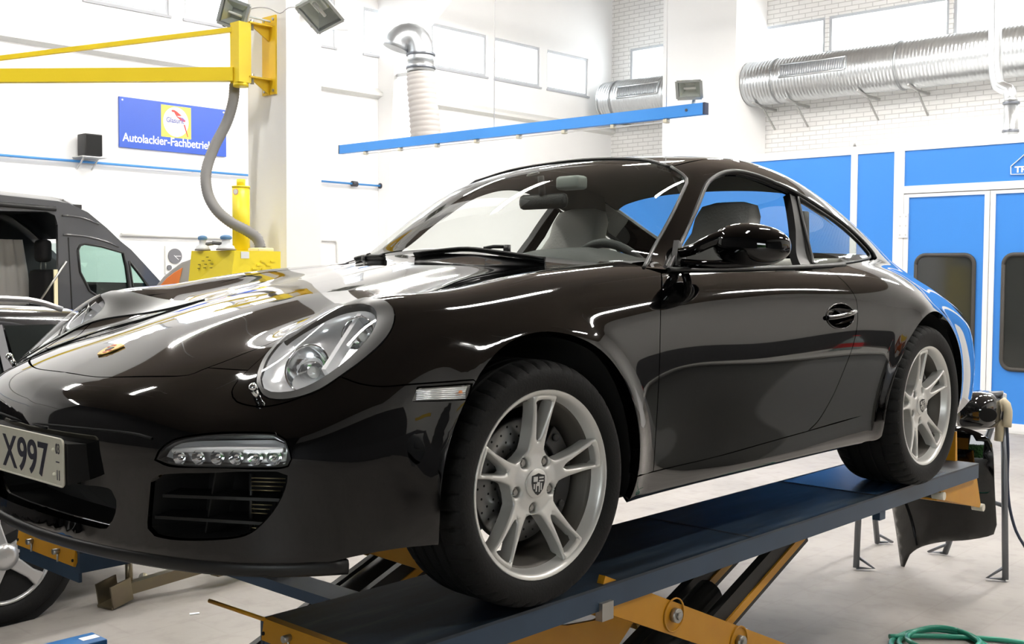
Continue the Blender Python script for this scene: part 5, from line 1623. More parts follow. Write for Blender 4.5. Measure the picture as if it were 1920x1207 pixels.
# floodlights on the column
cf = dp(438, 26, 8.6)
fl1, Pf1 = floodlight('floodlight standing on the post of the yellow swing boom', (cf[0], cf[1], cf[2]), (-.80, -.55, -.22), (.25, -.25, .95), .215, .20, 'work floodlights')
MB().beam((cf[0] + .05, cf[1] + .05, cf[2] - .10), (ax_ - .24, cy + .02, pz1), .03, .03).build('bracket_arm', TRIM, fl1)
MB().beam((cf[0] + .10, cf[1] - .02, cf[2]), (ax_, cy - .02, cf[2] - .02), .02, .012).build('wall_arm', FHOUS, fl1)
cf2 = dp(600, 25, 8.2)
fl2, Pf2 = floodlight('floodlight reaching out from the right side of the white column', (cf2[0], cf2[1], cf2[2]), (-.30, -.52, -.80), (.5, -.3, .8), .29, .22, 'work floodlights')
w2 = dp(556, 17, 8.62)
MB().beam((cf2[0] + .07, cf2[1] + .07, cf2[2] + .04), (colA[0] + .17, colA[1] + .0, w2[2]), .025, .02).build('wall_arm', FHOUS, fl2)
MB().cyl((colA[0] + .17, colA[1], w2[2]), (colA[0] + .17, colA[1] - .02, w2[2]), .03, 12).build('wall_rose', FHOUS, fl2)
cb_ = [dp(x, y, 8.62) for x, y in ((470, 17), (484, 14), (505, 16), (525, 25), (540, 15), (556, 13))]
tag(MB().tube(crom(cb_, .02), .004, 6).build('lamp_cable', mat('cable_grey', (.35, .35, .36), .5)), 'thin sagging cable between the two column floodlights', 'cable')

# ------------------------------------------------------------------ things on the window wall
wy = WY1
SG = [on(x, y, 'y', wy - .03) for x, y in ((222, 182), (424, 204.5), (226, 278), (426, 292))]
sx0, sx1, sz0, sz1 = SG[0][0] + .01, SG[1][0], (SG[2][2] + SG[3][2]) / 2, (SG[0][2] + SG[1][2]) / 2
SIGN = thing('wall_sign', 'blue enamel advertising sign with parrot emblem and white lettering', 'sign', (sx0, wy, sz0))
MB().box((sx0, wy - .03, sz0), (sx1, wy - .005, sz1)).build('sign_board', mat('sign_blue', (.035, .10, .50), .3), SIGN)
sw, shh = sx1 - sx0, sz1 - sz0
ex, ey = (1, 0, 0), (0, 0, 1)
ly0, ly1 = sx0 + sw * .372, sx0 + sw * .652; lz0, lz1 = sz0 + shh * .295, sz0 + shh * .945
MB().box((ly0, wy - .034, lz0), (ly1, wy - .030, lz1)).build('emblem_field', mat('emblem_yellow', (.86, .70, .10), .4), SIGN)
cxl, czl = (ly0 + ly1) / 2 - .005, (lz0 + lz1) / 2
MB().prism([(cxl + .195 * cos(t), wy - .034, czl + .205 * sin(t)) for t in np.linspace(0, 2 * pi, 40, endpoint=False)], (0, -.002, 0)).build('emblem_disc', mat('emblem_white', (.86, .86, .84), .4), SIGN)
def sp(u, v): return (ly0 + (ly1 - ly0) * u, wy - .0365, lz0 + (lz1 - lz0) * v)
RED = mat('parrot_red', (.72, .05, .04), .4); BLU = mat('parrot_blue', (.10, .12, .45), .4)
MB().prism([sp(u, v) for u, v in ((.33, .83), (.36, .87), (.44, .87), (.54, .82), (.66, .73), (.69, .71), (.60, .70), (.52, .69), (.60, .66), (.72, .62), (.82, .57), (.78, .53), (.70, .53), (.60, .60), (.52, .66), (.46, .74), (.43, .80), (.38, .80))], (0, -.001, 0)).build('parrot_body', RED, SIGN)
MB().prism([sp(u, v) for u, v in ((.58, .67), (.72, .65), (.85, .54), (.74, .60))], (0, -.0018, 0)).build('parrot_wing', BLU, SIGN)
MB().prism([sp(u, v) for u, v in ((.74, .44), (.79, .44), (.90, .06), (.87, .06))], (0, -.001, 0)).build('parrot_tail', RED, SIGN)
text_mesh('emblem_lettering', 'Glasurit', .098, (ly0 + .075, wy - .037, lz0 + .205), ex, ey, mat('emblem_ink', (.10, .12, .34), .5), SIGN, .0008, local=False, sx=.86, bold=.0022)
text_mesh('sign_lettering', 'Autolackier-Fachbetrieb', .158, (sx0 + .045, wy - .031, sz0 + .085), ex, ey, mat('sign_white', (.88, .88, .88), .4), SIGN, .001, local=False, sx=.885, bold=.0022)
for (x, z) in ((sx0 + .045, sz1 - .04), (sx1 - .045, sz1 - .04)):
    MB().cyl((x, wy - .03, z), (x, wy - .036, z), .012, 10).build('sign_screw', mat('sign_white'), SIGN)

q = on(168, 296, 'y', wy - .15)
SPK = thing('loudspeaker', 'small black loudspeaker on a wall shelf left of the sign', 'loudspeaker', (q[0], wy - .16, q[2]))
MB().rbox((q[0] - .12, wy - .27, q[2] + .02), (q[0] + .12, wy - .06, q[2] + .30), .012).build('speaker_box', mat('speaker_black', (.028, .028, .028), .5), SPK)
MB().box((q[0] - .105, wy - .274, q[2] + .035), (q[0] + .105, wy - .269, q[2] + .285)).build('speaker_grille', mat('speaker_cloth', (.012, .012, .012), .9), SPK)
MB().box((q[0] - .16, wy - .28, q[2]), (q[0] + .18, wy - .0, q[2] + .012)).build('shelf', mat('shelf_pale', (.62, .62, .62), .5), SPK)
for s in (-.1, .1):
    MB().beam((q[0] + s, wy - .2, q[2]), (q[0] + s, wy - .005, q[2] - .14), .015, .015).build('shelf_brace', mat('shelf_pale'), SPK)
zr = 3.023
RAILB = mat('rail_blue', (.06, .26, .62), .4)
rl = tag(MB().cyl((WX0 + 2, wy - .06, zr), (on(715, 349, 'y', wy)[0], wy - .06, zr), .017, 10).build('air_line', RAILB), 'thin blue compressed air line along the white window wall', 'pipe')
for px in (660, 712):
    x = on(px, 345, 'y', wy)[0]; MB().cyl((x - .05, wy - .06, zr), (x + .05, wy - .06, zr), .045, 12).build('pipe_fitting', mat('fitting_dark', (.05, .05, .06), .4), rl)
for px in (20, 180, 360):
    x = on(px, 300, 'y', wy)[0]; MB().beam((x, wy - .06, zr), (x, wy, zr), .02, .03).build('pipe_clip', mat('clip_pale', (.7, .7, .7), .5), rl)
zc = on(300, 442, 'y', wy)[2]
cd = tag(MB().cyl((on(225, 441, 'y', wy)[0], wy - .03, zc), (on(430, 446, 'y', wy)[0], wy - .03, zc), .025, 10).build('conduit', mat('conduit_white', (.70, .70, .68), .5)), 'pale grey horizontal conduit on the wall behind the van', 'pipe')
c0, c1, c2 = [on(x, y, 'y', wy - .03) for x, y in ((588, 450), (632, 451), (634, 500))]
tag(MB().tube(crom([c0, (c0 + c1) / 2, c1 - [.03, 0, 0], c1 - [0, 0, .03], c2], .05), .018, 8).build('conduit', mat('conduit_white')), 'short angled pale conduit right of the white column', 'pipe')
g = on(329, 480, 'y', wy - .05)
GA = thing('wall_dial', 'grey round dial on a pale wall panel above the orange bonnet', 'gauge', (g[0], wy, g[2] - .2))
MB().box((g[0] - .14, wy - .03, g[2] - .25), (g[0] + .14, wy, g[2] + .14)).build('panel', mat('panel_pale', (.74, .74, .72), .5), GA)
MB().cyl((g[0], wy - .03, g[2]), (g[0], wy - .045, g[2]), .105, 28).build('dial', mat('dial_grey', (.16, .16, .17), .4), GA)
MB().beam((g[0], wy - .048, g[2]), (g[0] + .085, wy - .048, g[2] + .0), .004, .008).build('hand', mat('hand_white', (.8, .8, .8), .4), GA)
MB().beam((g[0] - .02, wy - .048, g[2] + .01), (g[0] + .05, wy - .048, g[2] - .05), .004, .008).build('hand', mat('hand_white'), GA)
MB().cyl((g[0] - .09, wy - .03, g[2] - .16), (g[0] - .09, wy - .05, g[2] - .16), .035, 16).build('knob', mat('dial_grey'), GA)

# exhaust elbow with flexible hose at the portal frame
ED = 16.6
pts = [dp(x, y, ED) for x, y in ((742, 92), (748, 78), (760, 70), (773, 70), (783, 78), (788, 92), (789, 105), (789, 118))]
EX = thing('exhaust_elbow', 'bent galvanised exhaust duct with pale flexible hose hanging down', 'duct', tuple(dp(795, 262, ED)))
MB().tube(crom(pts, .05), .20, 24).build('elbow', mat('elbow_steel', (.42, .44, .46), .35, metal=.8), EX)
MB().cyl(pts[-1], dp(789, 136, ED), .205, 24).build('straight_duct', GALV, EX)
for py in (103, 128):
    c = dp(789, py, ED); MB().lathe([(.20, -.02), (.22, -.016), (.22, .016), (.20, .02)], c, (0, 0, 1), 28).build('duct_clamp', mat('clamp_dark'), EX)
f0 = [dp(x, y, ED) for x, y in ((789, 138), (791, 170), (795, 210), (799, 262))]; fc_ = crom(f0, .025)
MB().tube(fc_, [.205 + (.012 if i % 3 == 0 else 0) + .02 * i / len(fc_) for i in range(len(fc_))], 24).build('flexible_hose', mat('hose_beige', (.36, .34, .325), .7), EX)
MB().beam(on(733, 143, 'x', Xr + .2), dp(806, 133, ED), .03, .05).build('clamp_arm', GALV, EX)
tag(MB().beam(on(620, 52, 'y', WY1 - .03), on(653, 53, 'y', WY1 - .03), .05, .05).build('window_rod', mat('rod_pale', (.8, .8, .8), .5)), 'short pale window opener rod right of the white column', 'rod')
# ------------------------------------------------------------------ other vehicles
def car_wheel(c, R, W, side, rim, parent, label=None, spokes=5):
    """wheel standing at c, axle along y, face towards side (-1 = -y)"""
    x, y, z = c; s = side
    t = MB().lathe([(R * .66, .02), (R * .72, -.005), (R * .92, -.012), (R * .985, .02), (R, .05), (R, W - .05), (R * .985, W - .02), (R * .9, W), (R * .66, W - .02)], (x, y, z), (0, -s, 0), 48).build('wheel', RUBBER, parent)
    MB().lathe([(R * .70, .004), (R * .68, -.004), (R * .655, .002), (R * .62, .035), (R * .58, .10), (R * .60, .16)], (x, y, z), (0, -s, 0), 48).build('rim', rim, t)
    MB().cyl((x, y - s * .06, z), (x, y - s * .13, z), R * .56, 32).build('brake_disc', DARKST, t)
    for k in range(spokes):
        a = pi / 2 + .25 + 2 * pi * k / spokes; o = []
        for (u, v) in ((-.10, .10), (-.085, .30), (-.075, .48), (-.11, .665), (.11, .665), (.075, .48), (.085, .30), (.10, .10)):
            o.append((x + R * (v * cos(a) - u * sin(a)), y, z + R * (v * sin(a) + u * cos(a))))
        b = MB().prism(o, (0, -s * .03, 0)).build('spoke', rim, t, bevel=.008)
    MB().lathe([(R * .20, .035), (R * .19, -.005), (R * .10, -.012), (.001, -.013)], (x, y, z), (0, -s, 0), 24).build('hub_cap', rim, t)
    return t


def saloon(root, ox, oy, dirx, paint, glassm, prof, W, wheels, Rw, rim, side, trimcol=None):
    """body lofted from stations (x, belt z, top z, half width, roof half width); dirx +1: nose to -x"""
    n = 14; vs = []
    for (x, zb, zt, hw, rw, zl) in prof:
        ring = [(0, zl), (hw * .9, zl), (hw * .985, zl + .10), (hw, zl + .30), (hw * .995, zb - .12), (hw * .94, zb), (rw + .02, max(zb + .001, zt - .07)), (rw * .8, zt - .012), (0, zt)]
        full_ = ring + [(-a, b) for a, b in ring[-2:0:-1]]
        n = len(full_)
        for (a, b) in full_: vs.append((ox + dirx * x, oy + a, b))
    m = len(prof)
    fs = [(i * n + k, i * n + (k + 1) % n, (i + 1) * n + (k + 1) % n, (i + 1) * n + k) for i in range(m - 1) for k in range(n)]
    b = MB().add(vs, fs, True); b.add(vs, [tuple(range(n)), tuple(range((m - 1) * n, m * n))])
    body = b.build('body', paint, root)
    for (wx) in wheels:
        for s in (-1, 1):
            yw = oy + s * (W + .004)
            MB().cyl((ox + dirx * wx, yw - s * .0, Rw + .01), (ox + dirx * wx, yw - s * .22, Rw + .01), Rw * 1.12, 28).build('wheel_arch', DARK, root)
            if s == side or True:
                car_wheel((ox + dirx * wx, yw + s * .012, Rw), Rw, .20, s, rim, root)
    return body


# dark estate next to the far lift deck (tail towards the booth)
EX0, EY0 = -.03, 2.33 + .88
EST = thing('estate_car', 'dark estate car with silver roof rails at the left edge', 'car', (EX0 - 1.3, EY0, 0))
EP = mat('estate_paint', (.012, .012, .014), .12, coat=1.0)
DGL = mat('dark_car_window', (.012, .016, .016), .05, spec=.6)
#       x (from rear axle, + to the nose), belt, top, half width, roof half width, sill
prof = [(-.98, .62, .66, .76, .55, .32), (-.95, .90, .95, .80, .55, .28), (-.86, .98, 1.10, .84, .56, .26), (-.66, 1.00, 1.38, .86, .57, .24), (-.50, 1.0, 1.425, .87, .585, .22), (0, .99, 1.445, .88, .60, .2), (.9, .97, 1.455, .88, .61, .2), (1.5, .96, 1.43, .88, .60, .2), (1.75, .95, 1.36, .88, .58, .2), (2.35, .93, .99, .88, .62, .2), (3.0, .86, .90, .86, .60, .22), (3.35, .72, .76, .80, .55, .28), (3.42, .5, .55, .74, .5, .3)]
SILV = mat('alloy_light', (.62, .62, .62), .28, metal=.7)
saloon(EST, EX0, EY0, -1, EP, DGL, prof, .87, (0, 2.7), .315, SILV, -1)
sidey = lambda z, b=.99, t=1.445: EY0 - (.88 * .94 + (.62 - .88 * .94) * (z - b) / (t - .07 - b)) - .006


def swin(x0, x1, x2, x3, z0, z1, name='side_window', m=None, parent=None):
    """side pane: bottom x0..x1 at z0, top x3..x2 at z1"""
    P = [(x0, sidey(z0), z0), (x1, sidey(z0), z0), (x2, sidey(z1), z1), (x3, sidey(z1), z1)]
    return MB().prism(P, (0, -.004, 0)).build(name, m or DGL, parent or EST)


swin(.10, .62, .44, .08, 1.02, 1.345); swin(-.62, .02, .02, -.58, 1.01, 1.345); swin(-1.5, -.72, -.66, -1.42, 1.0, 1.345)
for (a, b) in ((.05, .05), (-.65, -.63)):
    MB().prism([(a - .022, sidey(1.01) - .005, 1.01), (a + .022, sidey(1.01) - .005, 1.01), (b + .02, sidey(1.35) - .005, 1.35), (b - .02, sidey(1.35) - .005, 1.35)], (0, -.004, 0)).build('window_pillar', mat('pillar_grey', (.16, .16, .17), .4), EST)
MB().tube([(x, sidey(1.0) - .006, .985) for x in (-1.6, -.7, .2, .66)], .010, 6).build('waist_trim', mat('trim_silver', (.5, .5, .5), .3, metal=.8), EST)
rr = crom([(-1.55, sidey(1.36) + .0, 1.40), (-1.4, sidey(1.38), 1.462), (-.6, sidey(1.38), 1.478), (.10, sidey(1.38), 1.470), (.28, sidey(1.36), 1.445), (.36, sidey(1.34), 1.415)], .05)
rl_ = MB().tube(rr, .014, 8).build('roof_rail', mat('rail_silver', (.45, .45, .46), .3, metal=.8), EST)
rr2 = rr.copy(); rr2[:, 1] = 2 * EY0 - rr2[:, 1]; MB().tube(rr2, .014, 8).build('roof_rail', mat('rail_silver'), EST)
for x in (-.62, .0):
    MB().beam((x, sidey(1.38), 1.40), (x, sidey(1.38), 1.475), .03, .06, up=(1, 0, 0)).build('rail_foot', mat('rail_silver'), rl_)
MB().prism([(.80, EY0 - .80, .82), (.955, EY0 - .70, .80), (.955, EY0 - .62, .98), (.86, EY0 - .72, 1.02)], (.01, -.012, 0)).build('tail_lamp', mat('tail_red', (.22, .01, .01), .15), EST)

# dark high van at the window wall (nose to the right)
VY = 9.0
vp = lambda px, py: on(px, py, 'y', VY)
VAN = thing('panel_van', 'dark grey high-roofed van with open side door at the left wall', 'van', (1.2, VY + 1.0, 0))
VP = mat('van_paint', (.055, .057, .062), .22, coat=.8)
outline = [vp(x, y) for x, y in ((108, 377), (128, 381), (165, 398), (200, 427), (226, 452), (246, 468), (272, 496), (304, 531))]
xf = outline[-1][0]
hood_ = [(xf + .12, 1.38), (xf + .75, 1.16), (xf + .98, .95), (xf + 1.02, .45), (xf + .98, .30)]
side = [(-1.6, .30), (-1.6, 2.36), (2.7, 2.388)] + [(p[0], p[2]) for p in outline] + hood_
S2 = np.array(side)
dl, dr_ = vp(108, 395)[0], vp(0, 400)[0]
door_hole = crom([(dr_ - .75, .55), (dr_ - .75, 2.20)], .2).tolist() + [(dl - .12, 2.235), (dl - .03, 2.20), (dl, 2.10)] + [(dl + .01, .55)]
wpx = [(150, 461), (157, 457), (186, 461), (230, 473), (234, 480), (243, 545), (196, 552), (180, 530), (152, 500)]
wh = [(vp(*p)[0], vp(*p)[2]) for p in ((146, 468), (150, 460), (158, 457), (190, 462), (231, 474), (237, 500), (243, 543), (242, 560), (190, 560), (168, 545), (150, 510))]
qh = [(vp(*p)[0], vp(*p)[2]) for p in ((242, 489), (262, 514), (279, 538), (268, 545), (250, 545))]


def flat_panel(name, outer, holes, y, th, m, parent, step=.25):
    q, t, loops = tri2(np.array(outer, float), [np.array(h, float) for h in holes], step)
    vs = [(a, y, b) for a, b in q] + [(a, y + th, b) for a, b in q]; k = len(q)
    fs = [tuple(f) for f in t] + [tuple(i + k for i in f[::-1]) for f in t]
    for L in loops:
        fs += [(L[i], L[(i + 1) % len(L)], L[(i + 1) % len(L)] + k, L[i] + k) for i in range(len(L))]
    return MB().add(vs, fs).build(name, m, parent)


van_side = flat_panel('near_side', side, [door_hole, wh, qh], VY, .05, VP, VAN)
flat_panel('far_side', side, [[(a, b) for a, b in wh], [(a, b) for a, b in qh]], VY + 1.92, .05, VP, VAN)
top = [(-1.6, 2.36), (2.7, 2.388)] + [(p[0], p[2]) for p in outline[:5]]
vs = [(x, y, z + (.05 if abs(y - VY - .98) < .9 else 0)) for y in (VY, VY + .12, VY + 1.0, VY + 1.85, VY + 1.97) for x, z in top]; k = len(top)
MB().add(vs, [(r * k + i, r * k + i + 1, (r + 1) * k + i + 1, (r + 1) * k + i) for r in range(4) for i in range(k - 1)], True).build('roof', VP, VAN)
MB().add([(p[0], y, p[2]) for y in (VY + .05, VY + 1.92) for p in outline[4:]], [(i, i + 1, 4 + i + 1, 4 + i) for i in range(3)]).build('windscreen', glass('van_glass', (.70, .82, .80), 1.5), VAN)
MB().add([(a, y, b) for y in (VY + .03, VY + 1.95) for a, b in [(outline[-1][0], outline[-1][2])] + hood_], [(i, i + 1, 6 + i + 1, 6 + i) for i in range(5)], True).build('bonnet', VP, VAN)
MB().box((-1.62, VY + .02, .30), (-1.58, VY + 1.95, 2.36)).build('rear_doors', VP, VAN)
MB().box((-1.58, VY + .05, .45), (xf + .3, VY + 1.92, .52)).build('load_floor', DARK, VAN)
MB().prism([(x, VY + 1.86, z) for x, z in ((-1.5, .52), (4.35, .52), (4.35, 1.62), (3.75, 2.10), (3.40, 2.28), (-1.5, 2.28))], (0, .05, 0)).build('inner_lining', mat('van_lining', (.02, .02, .02), .8), VAN)
MB().box((-1.5, VY + .06, 2.28), (dl + .3, VY + 1.9, 2.33)).build('ceiling_lining', mat('van_lining'), VAN)
for (a, b) in ((xf - .45, .55),):
    MB().box((xf - .32, VY + .06, .9), (xf + .2, VY + 1.9, 1.30)).build('dashboard', CABIN, VAN)
MB().prism([(p[0], VY + .02, p[1]) for p in wh], (0, .004, 0)).build('door_window', glass('van_side_glass', (.78, .90, .85), 1.5), VAN)
MB().prism([(p[0], VY + .02, p[1]) for p in qh], (0, .004, 0)).build('quarter_window', glass('van_side_glass'), VAN)
MB().tube([(a, VY - .002, b) for a, b in wh + wh[:1]], .014, 6).build('window_rubber', TRIM, VAN)
MB().tube([(a, VY - .002, b) for a, b in qh + qh[:1]], .012, 6).build('window_rubber', TRIM, VAN)
for pts_ in (((118, 440), (160, 443), (205, 455), (222, 463)), ((116, 404), (150, 407), (185, 420))):
    MB().tube(crom([vp(*p) + [0, -.004, 0] for p in pts_], .1), .012, 6).build('body_crease', VP, VAN)
for xa in (130,):
    a_, b_ = vp(128, 445), vp(140, 560); MB().tube([a_ - [0, .002, 0], (b_[0], VY - .002, .5)], .007, 6).build('door_gap', DARK, VAN)
hl = [vp(x, y) for x, y in ((0, 383), (60, 388), (103, 392))]
MB().tube([p - [0, .02, 0] for p in [hl[0] - [1.2, 0, -.02]] + hl], .025, 8).build('door_track', TRIM, VAN)
for (x, z) in ((xf + .35, .35), (-.35, .35)):
    for s, y in ((-1, VY), (1, VY + 1.97)):
        MB().cyl((x, y + s * .004, z), (x, y - s * .24, z), .40, 28).build('wheel_arch', DARK, VAN)
        car_wheel((x, y + s * .02, .345), .345, .22, s, SILV, VAN)
# seats in the van
for y, xs_ in ((VY + .45, dl + .10), (VY + 1.3, dl + .10), (VY + .7, dl - .55)):
    st_ = MB().rbox((xs_ - .14, y - .24, 1.05), (xs_ + .02, y + .24, 1.62), .06).build('seat_back', mat('van_seat', (.018, .018, .02), .8), VAN)
    MB().rbox((xs_ - .12, y - .13, 1.70), (xs_ - .0, y + .13, 1.95), .05).build('head_rest', mat('van_seat'), st_)
    for s in (-.06, .06):
        MB().cyl((xs_ - .06, y + s, 1.60), (xs_ - .06, y + s, 1.72), .008, 6).build('rest_rod', STEEL, st_)
    MB().rbox((xs_ - .1, y - .24, .90), (xs_ + .45, y + .24, 1.08), .05).build('seat_base', mat('van_seat'), st_)
# pale cloth hung inside, and the door stay
cl0 = [vp(x, y) + [0, 1.2, 0] for x, y in ((14, 560), (22, 470), (30, 466), (52, 464), (62, 560))]
n = 14; vs = []
for r, (f, z) in enumerate(((0, 1.95), (.5, 1.6), (1, 1.1))):
    for k in range(n):
        x = dr_ + .13 + (k / (n - 1)) * (.42 + .12 * f); vs.append((x, VY + .75 + .035 * sin(k * 1.9 + r * .4), z))
MB().add(vs, [(r * n + k, r * n + k + 1, (r + 1) * n + k + 1, (r + 1) * n + k) for r in range(2) for k in range(n - 1)], True).build('hanging_cloth', mat('pale_cloth', (.42, .41, .39), .9), VAN)
a_, b_ = vp(122, 490), vp(72, 565)
MB().tube([a_ - [0, .03, 0], b_ - [0, .03, 0]], .012, 8).build('door_stay', STEEL, VAN)
MB().box((dl - .06, VY - .03, 1.1), (dl - .02, VY - .01, 1.62)).build('door_edge_strip', mat('cream_strip', (.78, .70, .45), .5), VAN)
MB().tube([vp(77, 478) + [0, 1.5, 0], vp(95, 480) + [0, 1.5, 0]], .02, 6).build('cabin_lamp', mat('lamp_glow', (.9, .9, .9), .4), VAN)

# orange bonnet panel propped up behind the yellow cabinet
OD = 9.3
ORA = thing('bonnet_panel', 'orange car bonnet with grey primed edge leaning behind the yellow cabinet', 'car part', tuple(dp(345, 520, OD) * [1, 1, 0]))
OP = mat('orange_paint', (.74, .22, .07), .3, coat=.6); GP = mat('primer_grey', (.34, .34, .35), .55)
nf = -CM[2] * [1, 1, 0]; nf = nf / np.linalg.norm(nf)
big = [dp(x, y, OD) for x, y in ((292, 536), (306, 519), (322, 505), (340, 492), (362, 484), (420, 482), (430, 620), (300, 640), (288, 580))]
MB().prism(big, -nf * .05).build('panel_back', GP, ORA, bevel=.01)
inn_ = [dp(x, y, OD) for x, y in ((298, 538), (312, 522), (326, 511), (343, 501), (340, 514), (336, 530), (330, 620), (300, 620))]
MB().prism(inn_, nf * .012).build('panel_skin', OP, ORA, bevel=.006)
for px in (310, 400):
    a_ = dp(px, 600, OD) - nf * .06; MB().tube([(a_[0], a_[1], 0), (a_[0], a_[1], a_[2])], .018, 8).build('prop_leg', TRIM, ORA)
    b2 = a_ - nf * .35; MB().tube([(b2[0], b2[1], 0), (a_[0], a_[1], a_[2])], .015, 8).build('prop_leg', TRIM, ORA)
# ------------------------------------------------------------------ trestle with painted body parts behind the lift
TST = mat('trestle_steel', (.20, .21, .23), .4, metal=.7)
F1, F2, F3, F4 = on(1605, 1068, 'z', 0), on(1645, 1020, 'z', 0), on(1885, 1090, 'z', 0), on(1772, 1040, 'z', 0)
TR = thing('paint_trestle', 'dark steel tube trestle holding black painted body parts', 'trestle', tuple((F1 + F3) / 2))
t1 = np.array([F1[0] + .16, F1[1] + .05, .92]); t3 = np.array([F3[0] + .08, F3[1] + .06, .98])


def leg(f, t, toe):
    MB().tube([f + [0, 0, .012], t], .017, 10).build('leg', TST, TR)
    u = np.array(toe, float)
    MB().tube([f + [0, 0, .012], f + u * .10 + [0, 0, .012], f + (t - f) * .08 + [0, 0, .0]], .009, 8).build('foot_bracket', TST, TR)


leg(F1, t1, (.5, -.8, 0)); leg(F2, t1, (.7, -.6, 0)); leg(F3, t3, (-.4, .8, 0)); leg(F4, t3, (-.4, .8, 0))
MB().tube([t1, t3], .017, 10).build('top_bar', TST, TR)
MB().tube([F3 + (t3 - F3) * .4, F4 + (t3 - F4) * .4], .012, 8).build('leg_brace', TST, TR)
MB().tube([F1 + (t1 - F1) * .45, F2 + (t1 - F2) * .45], .012, 8).build('leg_brace', TST, TR)
# padded horns in beige hose
PAD = mat('pad_beige', (.55, .48, .34), .7)
for pts_ in (((1870, 772), (1882, 752), (1890, 770), (1888, 800)), ((1850, 785), (1866, 782), (1874, 800), (1872, 826))):
    c = crom([on(x, y, 'x', 3.93) for x, y in pts_], .02)
    MB().tube(c, .022, 10).build('padded_horn', PAD, TR)
# glossy front wing hanging on the trestle
XW = 3.78
wp_ = [(1672, 930), (1685, 1064), (1705, 1040), (1730, 1024), (1770, 1014), (1820, 1011), (1860, 1003), (1866, 985), (1866, 850), (1850, 815), (1800, 796), (1740, 800), (1690, 860)]
Wpts = crom([on(x, y, 'x', XW) for x, y in wp_ + wp_[:1]], .03)[:-1]
q2 = np.c_[Wpts[:, 1], Wpts[:, 2]]
q, t, loops = tri2(q2, [], .035)
bul = lambda y, z: XW + .10 - .16 * np.clip(1 - ((y - q2[:, 0].mean()) / .42) ** 2, 0, 1) - .05 * np.sin((z - .3) * 5)
P = np.c_[bul(q[:, 0], q[:, 1]), q]
k = len(P); vs = list(P) + [p + [.006, 0, 0] for p in P]; fs = [tuple(f) for f in t] + [tuple(i + k for i in f[::-1]) for f in t]
for L in loops: fs += [(L[i], L[(i + 1) % len(L)], L[(i + 1) % len(L)] + k, L[i] + k) for i in range(len(L))]
WING = tag(MB().add(vs, fs, True).build('car_wing', PAINT), 'black painted car wing hanging from the steel trestle', 'car part')
# bumper corner resting on top
bc = [on(x, y, 'x', 3.86) for x, y in ((1796, 744), (1812, 735), (1840, 735), (1866, 750), (1870, 775), (1864, 800), (1835, 806), (1800, 800))]
bc = crom(np.vstack([bc, bc[:1]]), .03)[:-1]; cen_ = bc.mean(0); n = len(bc); vs = []
for f, d in ((1.0, .10), (1.0, .0), (.93, -.05), (.75, -.085), (.45, -.10), (.0, -.105)):
    for p in bc: vs.append(cen_ + (p - cen_) * f + [d, 0, 0])
hole = MB().add(vs, [(r * n + i, r * n + (i + 1) % n, (r + 1) * n + (i + 1) % n, (r + 1) * n + i) for r in range(5) for i in range(n)], True)
BUM = tag(hole.build('bumper_corner', mat('fresh_black', (.012, .012, .013), .03, spec=.8, coat=1.0)), 'shiny black bumper corner lying on the trestle top', 'car part')
ho = [on(1853 + 17 * cos(a), 778 + 13 * sin(a), 'x', 3.755) for a in np.linspace(0, 2 * pi, 18, endpoint=False)]
MB().prism(ho, (-.004, 0, 0)).build('lamp_opening', DARK, BUM)
# air hose
ah = crom([on(x, y, 'x', 3.95) for x, y in ((1888, 800), (1890, 850), (1889, 900), (1893, 950), (1905, 995), (1925, 1030))], .03)
tag(MB().tube(ah, .008, 8).build('air_hose', mat('hose_dark', (.03, .04, .07), .5)), 'thin dark hose dangling beside the trestle', 'hose')
# green hose coil at the lower right corner
gc = on(1748, 1213, 'z', 0)
GH = thing('green_hose', 'coiled green hose on the floor at the lower right corner', 'hose', tuple(gc))
GM = mat('hose_green', (.03, .30, .20), .3)
for i, (r, z) in enumerate(((.20, .012), (.175, .014), (.15, .03))):
    pts_ = [(gc[0] + r * 1.15 * cos(a) + .02 * i, gc[1] - .03 + r * .95 * sin(a), z + .004 * sin(3 * a)) for a in np.linspace(0, 2 * pi, 40)]
    MB().tube(pts_, .011, 8).build('hose_loop', GM, GH)
pts_ = crom([(gc[0] - .05, gc[1] + .17, .02), (gc[0] + .10, gc[1] + .05, .014), (gc[0] + .28, gc[1] - .22, .012), (gc[0] + .35, gc[1] - .6, .012)], .03)
MB().tube(pts_, .011, 8).build('hose_end', GM, GH)
# litter
ld = on(1393, 1180, 'z', 0); tag(MB().lathe([(.001, .002), (.022, .002), (.024, .0)], tuple(ld), (0, 0, 1), 20).build('paper_disc', mat('paper_white', (.78, .82, .86), .6)), 'small white paper disc on the floor right of the lift arm', 'litter')
ld = on(1328, 1079, 'z', 0); tag(MB().ball((ld[0], ld[1], .008), .012, 8, 6, sc=(1, .7, .8)).build('rubber_bung', TRIM), 'tiny dark rubber bung on the floor beside the lift', 'litter')
ld = on(363, 1151, 'z', 0); tag(MB().prism([(ld[0] - .02, ld[1], .001), (ld[0] + .02, ld[1] - .02, .001), (ld[0] + .03, ld[1] + .0, .001), (ld[0] - .01, ld[1] + .02, .001)], (0, 0, .002)).build('paper_scrap', mat('paper_white')), 'small pale paper scrap on the floor between the lift decks', 'litter')
